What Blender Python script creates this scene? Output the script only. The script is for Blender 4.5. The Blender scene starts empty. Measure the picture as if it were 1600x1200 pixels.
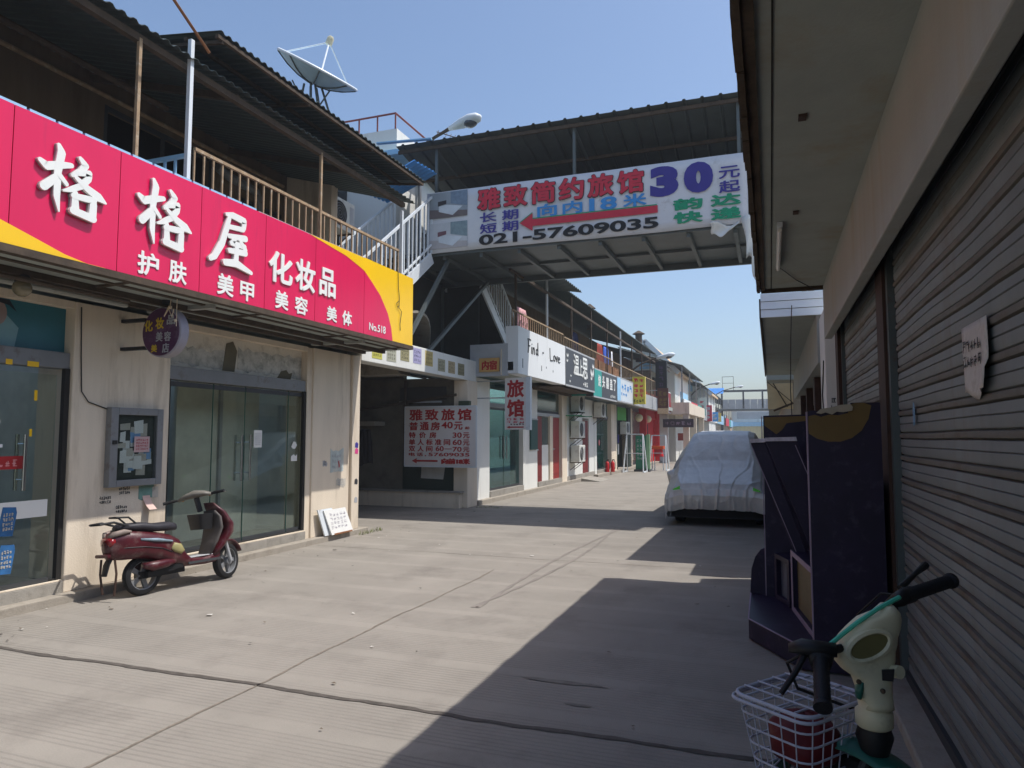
import bpy, bmesh, math, random
from mathutils import Vector, Matrix, noise
V = Vector
PI = math.pi
random.seed(7)
scene = bpy.context.scene
COL = scene.collection

# ------------------------------------------------------------------ camera, sky, sun, exposure
cd = bpy.data.cameras.new('camera'); cam = bpy.data.objects.new('camera', cd); COL.objects.link(cam)
cam.location = (0, 0, 1.6)
cam.rotation_euler = (math.radians(90 + 4.263), 0, math.radians(20.12))
cd.sensor_width = 36; cd.lens = 24.75; cd.clip_start = .05; cd.clip_end = 3000
scene.camera = cam
SUN = V((.50, .15, 1)).normalized()
world = bpy.data.worlds.new('World'); scene.world = world; world.use_nodes = True
wn = world.node_tree.nodes; wl = world.node_tree.links
bg = wn['Background']; sky = wn.new('ShaderNodeTexSky'); sky.sky_type = 'NISHITA'
sky.sun_disc = False
sky.sun_elevation = math.asin(SUN.z); sky.sun_rotation = math.atan2(SUN.x, SUN.y)
sky.air_density = 1.1; sky.dust_density = 2.2; sky.ozone_density = 3.6
wl.new(sky.outputs[0], bg.inputs[0]); bg.inputs[1].default_value = .15
sd = bpy.data.lights.new('sun', 'SUN'); sun = bpy.data.objects.new('sun', sd); COL.objects.link(sun)
sd.energy = 3.9; sd.angle = math.radians(.53); sd.color = (1, .96, .91)
sun.rotation_euler = SUN.to_track_quat('Z', 'Y').to_euler(); sun.location = (20, 5, 40)
scene.view_settings.view_transform = 'Standard'; scene.view_settings.look = 'None'
scene.view_settings.exposure = .25; scene.view_settings.gamma = 1
scene.cycles.max_bounces = 7; scene.cycles.transparent_max_bounces = 12
scene.cycles.caustics_reflective = False; scene.cycles.caustics_refractive = False
scene.cycles.use_denoising = True

# ------------------------------------------------------------------ helpers
def S(r, g, b):
    return tuple(((c/255)/12.92 if c/255 <= .04045 else ((c/255+.055)/1.055)**2.4) for c in (r, g, b))
MATS = {}
def mat(name, col, rough=.7, metal=0, var=.12, scale=3, dirt=None, damt=.0, dscale=1.5, bump=0, bscale=60, streak=False, spec=.4, coat=0):
    m = bpy.data.materials.new(name); m.use_nodes = True
    nt = m.node_tree; N = nt.nodes; L = nt.links; b = N['Principled BSDF']
    b.inputs['Roughness'].default_value = rough; b.inputs['Metallic'].default_value = metal
    b.inputs['Specular IOR Level'].default_value = spec; b.inputs['Coat Weight'].default_value = coat
    tc = N.new('ShaderNodeTexCoord'); mp = N.new('ShaderNodeMapping'); L.new(tc.outputs['Object'], mp.inputs[0])
    if streak: mp.inputs['Scale'].default_value = (1, 1, .13)
    n1 = N.new('ShaderNodeTexNoise'); n1.inputs['Scale'].default_value = scale; n1.inputs['Detail'].default_value = 7; n1.inputs['Roughness'].default_value = .65
    L.new(mp.outputs[0], n1.inputs[0])
    r1 = N.new('ShaderNodeMapRange'); r1.inputs[1].default_value = .3; r1.inputs[2].default_value = .7
    r1.inputs[3].default_value = 1-var; r1.inputs[4].default_value = 1+var; L.new(n1.outputs['Fac'], r1.inputs[0])
    mx = N.new('ShaderNodeVectorMath'); mx.operation = 'SCALE'; mx.inputs[0].default_value = col; L.new(r1.outputs[0], mx.inputs['Scale'])
    out = mx.outputs[0]
    if dirt:
        n2 = N.new('ShaderNodeTexNoise'); n2.inputs['Scale'].default_value = dscale; n2.inputs['Detail'].default_value = 9; n2.inputs['Roughness'].default_value = .7
        L.new(mp.outputs[0], n2.inputs[0])
        r2 = N.new('ShaderNodeMapRange'); r2.inputs[1].default_value = .62-damt*.35; r2.inputs[2].default_value = .78-damt*.2; r2.inputs[4].default_value = min(1, .55+damt*.4)
        L.new(n2.outputs['Fac'], r2.inputs[0])
        mc = N.new('ShaderNodeMix'); mc.data_type = 'RGBA'; L.new(r2.outputs[0], mc.inputs['Factor']); L.new(out, mc.inputs[6]); mc.inputs[7].default_value = (*dirt, 1)
        out = mc.outputs[2]
    L.new(out, b.inputs['Base Color'])
    if bump:
        n3 = N.new('ShaderNodeTexNoise'); n3.inputs['Scale'].default_value = bscale; n3.inputs['Detail'].default_value = 5
        L.new(tc.outputs['Object'], n3.inputs[0])
        bp = N.new('ShaderNodeBump'); bp.inputs['Strength'].default_value = bump; bp.inputs['Distance'].default_value = .01
        L.new(n3.outputs['Fac'], bp.inputs['Height']); L.new(bp.outputs[0], b.inputs['Normal'])
    MATS[name] = m
    return m
def glass(name, tint, refl=.12, rough=.03):
    m = bpy.data.materials.new(name); m.use_nodes = True
    nt = m.node_tree; N = nt.nodes; L = nt.links; N.remove(N['Principled BSDF']); out = N['Material Output']
    t = N.new('ShaderNodeBsdfTransparent'); t.inputs[0].default_value = (*tint, 1)
    g = N.new('ShaderNodeBsdfGlossy'); g.inputs['Roughness'].default_value = rough; g.inputs[0].default_value = (.85, .95, .95, 1)
    lw = N.new('ShaderNodeLayerWeight'); lw.inputs[0].default_value = .25
    r = N.new('ShaderNodeMapRange'); r.inputs[3].default_value = refl; r.inputs[4].default_value = .45; L.new(lw.outputs['Fresnel'], r.inputs[0])
    x = N.new('ShaderNodeMixShader'); L.new(r.outputs[0], x.inputs[0]); L.new(t.outputs[0], x.inputs[1]); L.new(g.outputs[0], x.inputs[2])
    L.new(x.outputs[0], out.inputs[0])
    return m

ORG = {}
def setp(o, label=None, cat=None, group=None, kind=None):
    if label: o['label'] = label
    if cat: o['category'] = cat
    if group: o['group'] = group
    if kind: o['kind'] = kind
    return o
def thing(name, label, cat, loc=(0, 0, 0), group=None, rz=0, kind=None):
    o = bpy.data.objects.new(name, None); COL.objects.link(o); o.location = loc; o.rotation_euler = (0, 0, rz)
    o.empty_display_size = .2; ORG[o] = V(loc)
    return setp(o, label, cat, group, kind)
def dup(root, loc, label=None, rz=None, group=None):
    r = root.copy(); COL.objects.link(r); r.location = loc; ORG[r] = V(loc)
    if rz is not None: r.rotation_euler = (0, 0, rz)
    if label: r['label'] = label
    if group: r['group'] = group
    for ch in list(root.children):
        c = ch.copy(); COL.objects.link(c); c.parent = r
        for g in ch.children:
            d = g.copy(); COL.objects.link(d); d.parent = c
    return r

class MB:
    def __init__(s, T=None): s.v = []; s.f = []; s.m = []; s.c = 0; s.T = T
    def add(s, vs, fs):
        o = len(s.v); s.v += [(s.T @ V(p)) if s.T else V(p) for p in vs]
        for f in fs: s.f.append([i+o for i in f]); s.m.append(s.c)
        return s
    def box(s, x0, x1, y0, y1, z0, z1):
        return s.add([(x0,y0,z0),(x1,y0,z0),(x1,y1,z0),(x0,y1,z0),(x0,y0,z1),(x1,y0,z1),(x1,y1,z1),(x0,y1,z1)],
            [(0,3,2,1),(4,5,6,7),(0,1,5,4),(1,2,6,5),(2,3,7,6),(3,0,4,7)])
    def bar(s, p, q, w, h=None, up=(0, 0, 1)):
        p = V(p); q = V(q); h = h or w; d = (q-p).normalized(); u = V(up)
        if abs(d.dot(u)) > .98: u = V((1, 0, 0))
        a = d.cross(u).normalized()*(w/2); b = a.cross(d).normalized()*(h/2)
        vs = [x+i*a+j*b for x in (p, q) for i, j in ((-1,-1),(1,-1),(1,1),(-1,1))]
        return s.add(vs, [(0,1,2,3),(7,6,5,4),(0,4,5,1),(1,5,6,2),(2,6,7,3),(3,7,4,0)])
    def tube(s, pts, r, n=8, closed=False):
        pts = [V(p) for p in pts]; rs = r if isinstance(r, (list, tuple)) else [r]*len(pts)
        N = len(pts); rings = []; a = None
        for i, p in enumerate(pts):
            d = (pts[(i+1) % N]-pts[i-1]) if closed else (pts[min(i+1, N-1)]-pts[max(i-1, 0)])
            d.normalize()
            if a is None:
                a = d.cross(V((0, 0, 1)) if abs(d.z) < .9 else V((1, 0, 0)))
            a = (a-d*a.dot(d)).normalized(); b = d.cross(a)
            rings.append([p+(a*math.cos(2*PI*k/n)+b*math.sin(2*PI*k/n))*rs[i] for k in range(n)])
        vs = [q for g in rings for q in g]; fs = []
        for i in range(N if closed else N-1):
            j = (i+1) % N
            for k in range(n): fs.append((i*n+k, i*n+(k+1) % n, j*n+(k+1) % n, j*n+k))
        if not closed: fs += [tuple(range(n-1, -1, -1)), tuple((N-1)*n+k for k in range(n))]
        return s.add(vs, fs)
    def lathe(s, c, axis, prof, n=24, cap=True):
        c = V(c); d = V(axis).normalized(); a = d.cross(V((0, 0, 1)) if abs(d.z) < .9 else V((1, 0, 0))).normalized(); b = d.cross(a)
        vs = []; fs = []
        for r, t in prof:
            vs += [c+d*t+(a*math.cos(2*PI*k/n)+b*math.sin(2*PI*k/n))*r for k in range(n)]
        for i in range(len(prof)-1):
            for k in range(n): fs.append((i*n+k, i*n+(k+1) % n, (i+1)*n+(k+1) % n, (i+1)*n+k))
        if cap and prof[0][0] > 1e-5: fs.append(tuple(range(n-1, -1, -1)))
        if cap and prof[-1][0] > 1e-5: fs.append(tuple((len(prof)-1)*n+k for k in range(n)))
        return s.add(vs, fs)
    def prism(s, poly, o, r, u, d):
        o = V(o); r = V(r); u = V(u); n = r.cross(u).normalized()*d
        vs = [o+r*x+u*y for x, y in poly]; k = len(vs); vs += [p+n for p in vs]
        return s.add(vs, [tuple(range(k-1, -1, -1)), tuple(range(k, 2*k))]+[(i, (i+1) % k, (i+1) % k+k, i+k) for i in range(k)])
    def quad(s, *p): return s.add(p, [tuple(range(len(p)))])
    def grid(s, fn, nu, nv, wrap=False):
        vs = [fn(i/(nu-(0 if wrap else 1)), j/(nv-1)) for j in range(nv) for i in range(nu)]; fs = []
        for j in range(nv-1):
            for i in range(nu if wrap else nu-1): fs.append((j*nu+i, j*nu+(i+1) % nu, (j+1)*nu+(i+1) % nu, (j+1)*nu+i))
        return s.add(vs, fs)
    def loft(s, secs, n=20):      # (centre, A, B, exponent)
        vs = []; fs = []
        for c, A, B, p in secs:
            c = V(c); A = V(A); B = V(B)
            for k in range(n):
                t = 2*PI*k/n; x = math.cos(t); y = math.sin(t)
                vs.append(c+A*math.copysign(abs(x)**(2/p), x)+B*math.copysign(abs(y)**(2/p), y))
        for i in range(len(secs)-1):
            for k in range(n): fs.append((i*n+k, i*n+(k+1) % n, (i+1)*n+(k+1) % n, (i+1)*n+k))
        fs += [tuple(range(n-1, -1, -1)), tuple((len(secs)-1)*n+k for k in range(n))]
        return s.add(vs, fs)
    def ball(s, c, r, n=12, sc=(1, 1, 1)):
        c = V(c)
        return s.grid(lambda u, v: c+V((sc[0]*math.cos(2*PI*u)*math.sin(PI*(.001+.998*v)), sc[1]*math.sin(2*PI*u)*math.sin(PI*(.001+.998*v)), sc[2]*-math.cos(PI*(.001+.998*v))))*r, n, n//2+2, True)
    def build(s, name, mats, parent=None, smooth=False, bevel=0, solid=0, label=None):
        org = ORG.get(parent, V((0, 0, 0))) if parent else V((0, 0, 0))
        me = bpy.data.meshes.new(name); me.from_pydata([tuple(p-org) for p in s.v], [], s.f)
        for m in (mats if isinstance(mats, (list, tuple)) else [mats]): me.materials.append(m)
        for p, i in zip(me.polygons, s.m): p.material_index = i
        bm = bmesh.new(); bm.from_mesh(me); bmesh.ops.recalc_face_normals(bm, faces=bm.faces); bm.to_mesh(me); bm.free()
        if smooth:
            for p in me.polygons: p.use_smooth = True
            if smooth != 'all':
                try: me.set_sharp_from_angle(angle=math.radians(40))
                except Exception: pass
        o = bpy.data.objects.new(name, me); COL.objects.link(o)
        if parent: o.parent = parent; ORG[o] = org
        if solid:
            md = o.modifiers.new('s', 'SOLIDIFY'); md.thickness = solid; md.offset = 0
        if bevel:
            md = o.modifiers.new('b', 'BEVEL'); md.width = bevel; md.segments = 2; md.limit_method = 'ANGLE'
        if label: o['label'] = label
        return o
def box(name, m, parent, x0, x1, y0, y1, z0, z1, bevel=0, label=None):
    return MB().box(x0, x1, y0, y1, z0, z1).build(name, m, parent, bevel=bevel, label=label)
def boxes(name, m, parent, L, bevel=0):
    for a in L: o = MB().box(*a).build(name, m, parent, bevel=bevel)
    return o
def bars(name, m, parent, L):
    for a in L: o = MB().bar(*a).build(name, m, parent)
    return o

TXT = {}
def textmesh(body, bold, depth, spacing=1.0):
    k = (body, bold, depth, spacing)
    if k not in TXT:
        c = bpy.data.curves.new('t', 'FONT'); c.body = body; c.size = 1; c.extrude = depth/2; c.offset = bold; c.space_character = spacing; c.resolution_u = 4
        o = bpy.data.objects.new('t', c); COL.objects.link(o)
        dg = bpy.context.evaluated_depsgraph_get(); m = bpy.data.meshes.new_from_object(o.evaluated_get(dg))
        vs = [v.co.copy() for v in m.vertices]; fs = [list(p.vertices) for p in m.polygons]
        bpy.data.objects.remove(o); bpy.data.curves.remove(c); bpy.data.meshes.remove(m)
        x0 = min(v.x for v in vs); x1 = max(v.x for v in vs); y0 = min(v.y for v in vs); y1 = max(v.y for v in vs)
        TXT[k] = ([((v.x-x0)/(x1-x0), (v.y-y0)/(y1-y0), v.z) for v in vs], fs)
    return TXT[k]
RY = V((0, 1, 0)); RX = V((1, 0, 0)); UZ = V((0, 0, 1))
def text(body, m, parent, o, r, u, w, h, bold=.012, depth=.004, name='lettering', label=None, spacing=1.0, mb=None, lift=0):
    """text filling a w x h box whose lower left corner is o"""
    cjk = any(ord(ch) > 0x2E80 for ch in body)
    vs, fs = textmesh(body, .006 if cjk else bold, 1.0, spacing); o = V(o); n = r.cross(u)
    b = mb or MB(); offs = [(0, 0)]
    if cjk and bold > .01: offs += [(bold*.7*math.cos(k*PI/4), bold*.7*math.sin(k*PI/4)) for k in range(8)]
    for i, (dx, dy) in enumerate(offs):
        b.add([o+r*((x*(1-1.4*bold*cjk)+.7*bold*cjk+dx)*w)+u*((y*(1-1.4*bold*cjk)+.7*bold*cjk+dy)*h)+n*((z+.5)*depth+lift+.00025*i) for x, y, z in vs], fs)
    if mb: return b
    return b.build(name, m, parent, label=label)
def marks(b, o, r, u, w, h, cols, rows, seed=1, t=.12, d=.003):
    """worn, unreadable small print: little stroke clusters"""
    R = random.Random(seed); o = V(o); cw = w/cols; ch = h/rows; n = r.cross(u)
    for i in range(cols):
        for j in range(rows):
            c = o+r*(cw*(i+.1))+u*(ch*(j+.1)); W = cw*.8; H = ch*.8; k = 0
            for q in range(R.choice((4, 5, 6))):
                k += 1
                if q % 2: x = R.random()*.85; y = R.random()*.3; p = [(x, y), (x+t, y), (x+t, y+.5+R.random()*.2), (x, y+.5+R.random()*.2)]
                else: y = R.random()*.88; x = R.random()*.2; p = [(x, y), (x+.6+R.random()*.2, y), (x+.6+R.random()*.2, y+t), (x, y+t)]
                b.prism([(a*W, e*H) for a, e in p], c+n*(.0004*k), r, u, d)
    return b
def corr(o, a, b, n, amp, sub=8, trap=1.6, rib=False):
    """corrugated sheet: waves run across a, ribs run along b"""
    o = V(o); a = V(a); b = V(b); nr = a.cross(b).normalized()
    k = n*sub
    if rib:      # flat sheet with narrow raised ribs
        L = [(i+q)/n for i in range(n) for q in (0, .38, .44, .56, .62)]+[1.0]; H = [h for i in range(n) for h in (0, 0, amp, amp, 0)]+[0]; m = MB(); w = len(L)
        m.add([o+a*x+b*t+nr*h for t in (0, 1) for x, h in zip(L, H)], [(i, i+1, w+i+1, w+i) for i in range(w-1)]); return m
    return MB().grid(lambda s, t: o+a*s+b*t+nr*(amp*max(-1, min(1, trap*math.sin(2*PI*n*s)))), k+1, 2)
def stroke(b, pts, o, r, u, sx, sy, d, base):
    P = []; n = r.cross(u)
    # resample
    for i in range(len(pts)-1):
        for k in range(4):
            t = k/4; P.append([pts[i][j]*(1-t)+pts[i+1][j]*t for j in range(3)])
    P.append(list(pts[-1])); L = []; Rr = []
    for i, (x, y, w) in enumerate(P):
        q0 = P[max(i-1, 0)]; q1 = P[min(i+1, len(P)-1)]; dx = q1[0]-q0[0]; dy = q1[1]-q0[1]; l = math.hypot(dx, dy) or 1
        L.append((x-dy/l*w/2, y+dx/l*w/2)); Rr.append((x+dy/l*w/2, y-dx/l*w/2))
    vs = []
    o = V(o)
    for lv in (0, 1):
        for (lx, ly), (rx, ry) in zip(L, Rr):
            vs += [o+r*(lx*sx)+u*(ly*sy)+n*(base if lv == 0 else d), o+r*(rx*sx)+u*(ry*sy)+n*(base if lv == 0 else d)]
    m = len(L)*2; fs = []
    for i in range(len(L)-1):
        a = 2*i; fs += [(m+a, m+a+1, m+a+3, m+a+2), (a, a+2, a+3, a+1), (a, m+a, m+a+2, a+2), (a+1, a+3, m+a+3, m+a+1)]
    fs += [(0, 1, m+1, m), (m-2, 2*m-2, 2*m-1, m-1)]
    b.add(vs, fs)
    for e, (x, y, w) in enumerate(pts[1:-1]):      # round joints
        b.prism([(x+w/2.1*math.cos(t*PI/5), y+w/2.1*math.sin(t*PI/5)) for t in range(10)], o+n*base, r*sx, u*sy, d-base-.0003-.0001*e)
    for e in (0, len(P)-1):      # round ends
        x, y, w = P[e]
        b.prism([(x+w/2*math.cos(t*PI/5), y+w/2*math.sin(t*PI/5)) for t in range(10)] if abs(sx-sy) < 9 else [], o+n*base, r*sx, u*sy, d-base-.0006)
GE = [[(.03,.67,.06),(.12,.62,.10),(.30,.70,.09),(.46,.75,.06)], [(.27,.97,.05),(.31,.88,.10),(.27,.6,.09),(.27,.25,.08),(.31,.05,.02)],
      [(.29,.58,.05),(.19,.44,.09),(.09,.33,.10)], [(.29,.56,.06),(.40,.46,.05)], [(.58,.90,.05),(.66,.82,.09),(.60,.72,.08),(.48,.62,.05)],
      [(.56,.67,.05),(.72,.73,.08),(.71,.64,.08),(.60,.5,.08),(.45,.40,.06),(.36,.36,.03)], [(.53,.60,.05),(.70,.50,.09),(.88,.43,.11),(.99,.38,.03)],
      [(.52,.38,.07),(.53,.16,.10)], [(.50,.33,.07),(.80,.36,.09),(.79,.10,.10)], [(.50,.12,.09),(.80,.09,.10)]]
WU = [[(.36,.93,.06),(.50,.95,.10),(.78,.93,.11),(.78,.80,.08),(.72,.75,.05)], [(.40,.73,.07),(.76,.77,.08)],
      [(.42,.90,.07),(.36,.7,.10),(.26,.4,.11),(.10,.14,.10),(.01,.08,.07)], [(.42,.57,.07),(.82,.62,.10)],
      [(.60,.60,.07),(.48,.46,.08),(.80,.47,.08)], [(.70,.54,.06),(.82,.42,.08)], [(.44,.32,.08),(.82,.36,.10)], [(.61,.47,.08),(.59,.12,.10)],
      [(.34,.09,.10),(.60,.13,.12),(.98,.04,.06)]]

# ------------------------------------------------------------------ materials
cream = mat('cream_paint', S(222,208,187), .85, var=.08, dirt=S(148,130,106), damt=.3, dscale=2.2, bump=.25, streak=True)
white = mat('white_paint', S(222,222,216), .7, var=.05, dirt=S(150,140,124), damt=.12, dscale=1.8, bump=.12, streak=True)
whitem = mat('white_metal', S(214,220,224), .45, var=.05, dirt=S(120,92,66), damt=.1, dscale=5)
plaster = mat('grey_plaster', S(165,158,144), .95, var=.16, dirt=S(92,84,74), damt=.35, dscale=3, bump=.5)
conc = mat('concrete', S(150,145,136), .95, var=.14, dirt=S(95,90,82), damt=.3, dscale=4, bump=.5, bscale=90)
soffm = mat('soffit_paint', S(160,166,160), .9, var=.08, dirt=S(150,136,108), damt=.22, dscale=1.3, bump=.15)
beamm = mat('beam_paint', S(166,168,162), .85, var=.07, dirt=S(160,142,110), damt=.25, dscale=1.6, bump=.2, streak=True)
upw = mat('upper_wall_paint', S(108,94,76), .95, var=.2, dirt=S(60,50,40), damt=.4, dscale=1.2, bump=.3, streak=True)
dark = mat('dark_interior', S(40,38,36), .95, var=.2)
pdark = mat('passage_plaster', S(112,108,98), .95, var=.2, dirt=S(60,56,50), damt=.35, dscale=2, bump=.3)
dim = mat('dim_interior', S(214,214,202), .95, var=.15)
floorm = mat('interior_tile', S(180,176,162), .5, var=.1)
steel = mat('grey_steel', S(92,100,100), .5, .3, var=.12, dirt=S(96,64,44), damt=.18, dscale=6)
stain = mat('stainless', S(190,192,190), .22, 1, var=.05)
greyfr = mat('grey_frame', S(128,130,132), .5, .2, var=.1, dirt=S(90,60,45), damt=.2, dscale=7)
rust = mat('rusty_iron', S(156,132,104), .85, .0, var=.25, scale=9, dirt=S(206,198,180), damt=.25, dscale=12)
rustd = mat('dark_rust', S(80,68,56), .9, .1, var=.35, scale=6, dirt=S(56,48,42), damt=.3, dscale=8, bump=.3)
roofd = mat('roof_sheet', S(78,88,87), .6, .25, var=.15, dirt=S(74,70,62), damt=.2, dscale=2)
roofb = mat('blue_roof_sheet', S(70,140,206), .45, var=.1)
bluecap = mat('pale_blue_trim', S(150,196,226), .5, var=.1)
pink = mat('pink_panel', S(218,16,80), .3, var=.07, scale=2.2, spec=.5, dirt=S(178,34,76), damt=.12, dscale=4, streak=True)
yellow = mat('yellow_panel', S(246,196,8), .28, var=.04, scale=2, spec=.5)
wlet = mat('white_letter', S(232,232,226), .35, var=.03)
glet = mat('grey_letter_side', S(150,150,150), .5)
black = mat('black_paint', S(24,24,26), .55, var=.2)
rubber = mat('black_rubber', S(26,26,27), .8, var=.25, scale=14, bump=.2)
maroon = mat('maroon_plastic', S(72,16,26), .38, var=.25, scale=9, coat=.2, dirt=S(120,104,98), damt=.3, dscale=8)
lgrey = mat('light_grey_plastic', S(168,170,172), .5, var=.1)
dgrey = mat('dark_grey_plastic', S(58,60,62), .6, var=.15)
redp = mat('red_paint', S(196,30,36), .5, var=.1)
redd = mat('dark_red_door', S(118,34,34), .5, var=.12, dirt=S(70,24,24), damt=.2)
teal = mat('teal_panel', S(34,150,140), .5, var=.06)
green = mat('green_panel', S(36,130,74), .5, var=.1)
dgreen = mat('dark_green_paint', S(28,48,42), .6, var=.15)
bluep = mat('blue_print', S(58,52,140), .6)
bluel = mat('light_blue_print', S(56,140,206), .6)
redprint = mat('red_print', S(196,44,66), .6)
redprint2 = mat('dark_red_print', S(168,32,36), .6)
blackprint = mat('black_print', S(22,22,24), .6)
greenprint = mat('green_print', S(20,146,106), .6)
banner_m = mat('banner_vinyl', S(212,214,218), .55, var=.04, scale=2, dirt=S(150,146,140), damt=.12, dscale=3, bump=.06, bscale=8)
paper = mat('paper', S(226,226,222), .8, var=.05)
paperd = mat('aged_paper', S(190,184,172), .85, var=.15, dirt=S(120,110,100), damt=.25, dscale=12)
blackboard = mat('dark_sign_vinyl', S(62,64,70), .5, var=.08)
purple = mat('purple_laminate', S(36,25,50), .5, var=.3, scale=4, dirt=S(84,74,92), damt=.22, dscale=9, bump=.08)
gold = mat('gold_print', S(116,92,46), .5, var=.15)
lilac = mat('lilac_edge', S(150,132,150), .6, var=.15)
silver = mat('silver_cover_cloth', S(194,192,188), .42, .3, var=.1, scale=5, bump=.25, bscale=22)
shutr = mat('shutter_rib_metal', S(110,108,101), .7, .05, var=.2, scale=3, dirt=S(90,72,54), damt=.35, dscale=4, streak=True)
shutm = mat('shutter_metal', S(126,132,132), .6, .15, var=.16, scale=2, dirt=S(116,106,94), damt=.28, dscale=2.5, streak=True)
brown = mat('brown_post', S(66,46,36), .7, var=.25, scale=6)
wood = mat('brown_board', S(142,96,62), .8, var=.15)
beige = mat('beige_plastic', S(212,206,176), .45, var=.08, dirt=S(130,120,90), damt=.18, dscale=9)
mint = mat('mint_green_paint', S(38,96,84), .4, var=.12)
tile = mat('orange_tile', S(206,176,140), .8, var=.15, scale=20)
acm = mat('ac_casing', S(206,206,198), .6, var=.07, dirt=S(130,120,104), damt=.2, dscale=4)
cloth_b = mat('blue_cloth', S(62,96,190), .9); cloth_w = mat('white_cloth', S(220,220,226), .9); cloth_r = mat('brick_red_cloth', S(140,52,40), .9); cloth_p = mat('pink_cloth', S(206,158,162), .9); cloth_k = mat('black_cloth', S(26,26,34), .9)
clear = glass('clear_glass', (.93,.96,.92), .035)
caseg = glass('case_glass', (.92,.95,.94), .03)
tealg = glass('teal_glass', (.44,.64,.64), .10)
# ------------------------------------------------------------------ ground, road, pavements
def road_mat():
    m = mat('road_concrete', S(142,136,127), .93, var=.10, scale=1.2, dirt=S(112,106,99), damt=.3, dscale=1.1)
    nt = m.node_tree; N = nt.nodes; L = nt.links; b = N['Principled BSDF']
    src = b.inputs['Base Color'].links[0].from_socket
    tc = N.new('ShaderNodeTexCoord'); sx = N.new('ShaderNodeSeparateXYZ'); L.new(tc.outputs['Object'], sx.inputs[0])
    def mth(op, a, c=None, d=None):
        n = N.new('ShaderNodeMath'); n.operation = op
        for i, q in enumerate((a, c, d)):
            if q is None: continue
            if isinstance(q, (int, float)): n.inputs[i].default_value = q
            else: L.new(q, n.inputs[i])
        return n.outputs[0]
    nz = N.new('ShaderNodeTexNoise'); nz.inputs['Scale'].default_value = .8; nz.inputs['Detail'].default_value = 4; L.new(tc.outputs['Object'], nz.inputs[0])
    yw = mth('ADD', sx.outputs[1], mth('MULTIPLY', nz.outputs['Fac'], .05))
    groove = mth('MAXIMUM', mth('SINE', mth('MULTIPLY', yw, 2*PI/.042)), 0)
    band = mth('GREATER_THAN', mth('FRACT', mth('DIVIDE', yw, .66)), .2)
    wear = N.new('ShaderNodeMapRange'); wear.inputs[1].default_value = .38; wear.inputs[2].default_value = .62; L.new(nz.outputs['Fac'], wear.inputs[0])
    g = mth('MULTIPLY', mth('MULTIPLY', groove, band), mth('MULTIPLY_ADD', wear.outputs[0], .7, .3))
    bandtone = mth('MULTIPLY_ADD', band, -.035, 1.02)
    fn = N.new('ShaderNodeTexNoise'); fn.inputs['Scale'].default_value = 130; fn.inputs['Detail'].default_value = 3; L.new(tc.outputs['Object'], fn.inputs[0])
    sp = mth('MULTIPLY_ADD', fn.outputs['Fac'], .35, .825)
    k = mth('MULTIPLY', mth('MULTIPLY', mth('MULTIPLY_ADD', g, -.17, 1.0), bandtone), sp)
    vm = N.new('ShaderNodeVectorMath'); vm.operation = 'SCALE'; L.new(src, vm.inputs[0]); L.new(k, vm.inputs['Scale']); L.new(vm.outputs[0], b.inputs['Base Color'])
    bp = N.new('ShaderNodeBump'); bp.inputs['Strength'].default_value = .5; bp.inputs['Distance'].default_value = .006
    L.new(mth('SUBTRACT', fn.outputs['Fac'], g), bp.inputs['Height']); L.new(bp.outputs[0], b.inputs['Normal'])
    return m
roadm = road_mat()
earth = mat('earth', S(128,120,108), .95, var=.15, scale=.2)
setp(MB().quad((-900,-900,-.006),(900,-900,-.006),(900,900,-.006),(-900,900,-.006)).build('ground', earth), 'pale bare ground under the street and buildings', 'ground', kind='structure')
setp(MB().quad((-20,-30,0),(8,-30,0),(8,140,0),(-20,140,0)).build('road', roadm), 'grooved pale concrete roadway between the shop rows', 'road', kind='structure')
jm = mat('joint_tar', S(84,78,72), .9, var=.35, scale=14); jl = mat('joint_grit', S(122,113,102), .95, var=.35, scale=20)
def wob(y, x0, x1, w, seed, along='x', step=.045):
    R = random.Random(seed); b = MB(); n = int((x1-x0)/step); pts = []
    for i in range(n+1):
        t = x0+(x1-x0)*i/n; o = y+.012*noise.noise(V((t*7, seed, 5)))+.012*math.sin(t*1.7+seed)+.008*math.sin(t*5.3); ww = w*(.85+.55*noise.noise(V((t*2.3, seed, 0)))+.35*noise.noise(V((t*9, seed, 3))))
        pts.append((t, o-ww/2, o+ww/2))
    for a, c in zip(pts[:-1], pts[1:]):
        if along == 'x': b.quad((a[0],a[1],.004),(c[0],c[1],.004),(c[0],c[2],.004),(a[0],a[2],.004))
        else: b.quad((a[1],a[0],.004),(c[1],c[0],.004),(c[2],c[0],.004),(a[2],a[0],.004))
    return b
setp(wob(3.81, -6.4, .7, .05, 1).build('road_joint', jm), 'dark tar joint running across the concrete road near the scooter', 'road joint', kind='structure')
setp(wob(-3.16, 1, 8, .02, 2, 'y').build('road_joint', jl), 'thin gritty lengthwise joint down the middle of the road', 'road joint', kind='structure')
setp(wob(8.9, -6.3, .7, .014, 3).build('road_joint', jl), 'faint crosswise joint in the road before the covered car', 'road joint', kind='structure')
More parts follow.
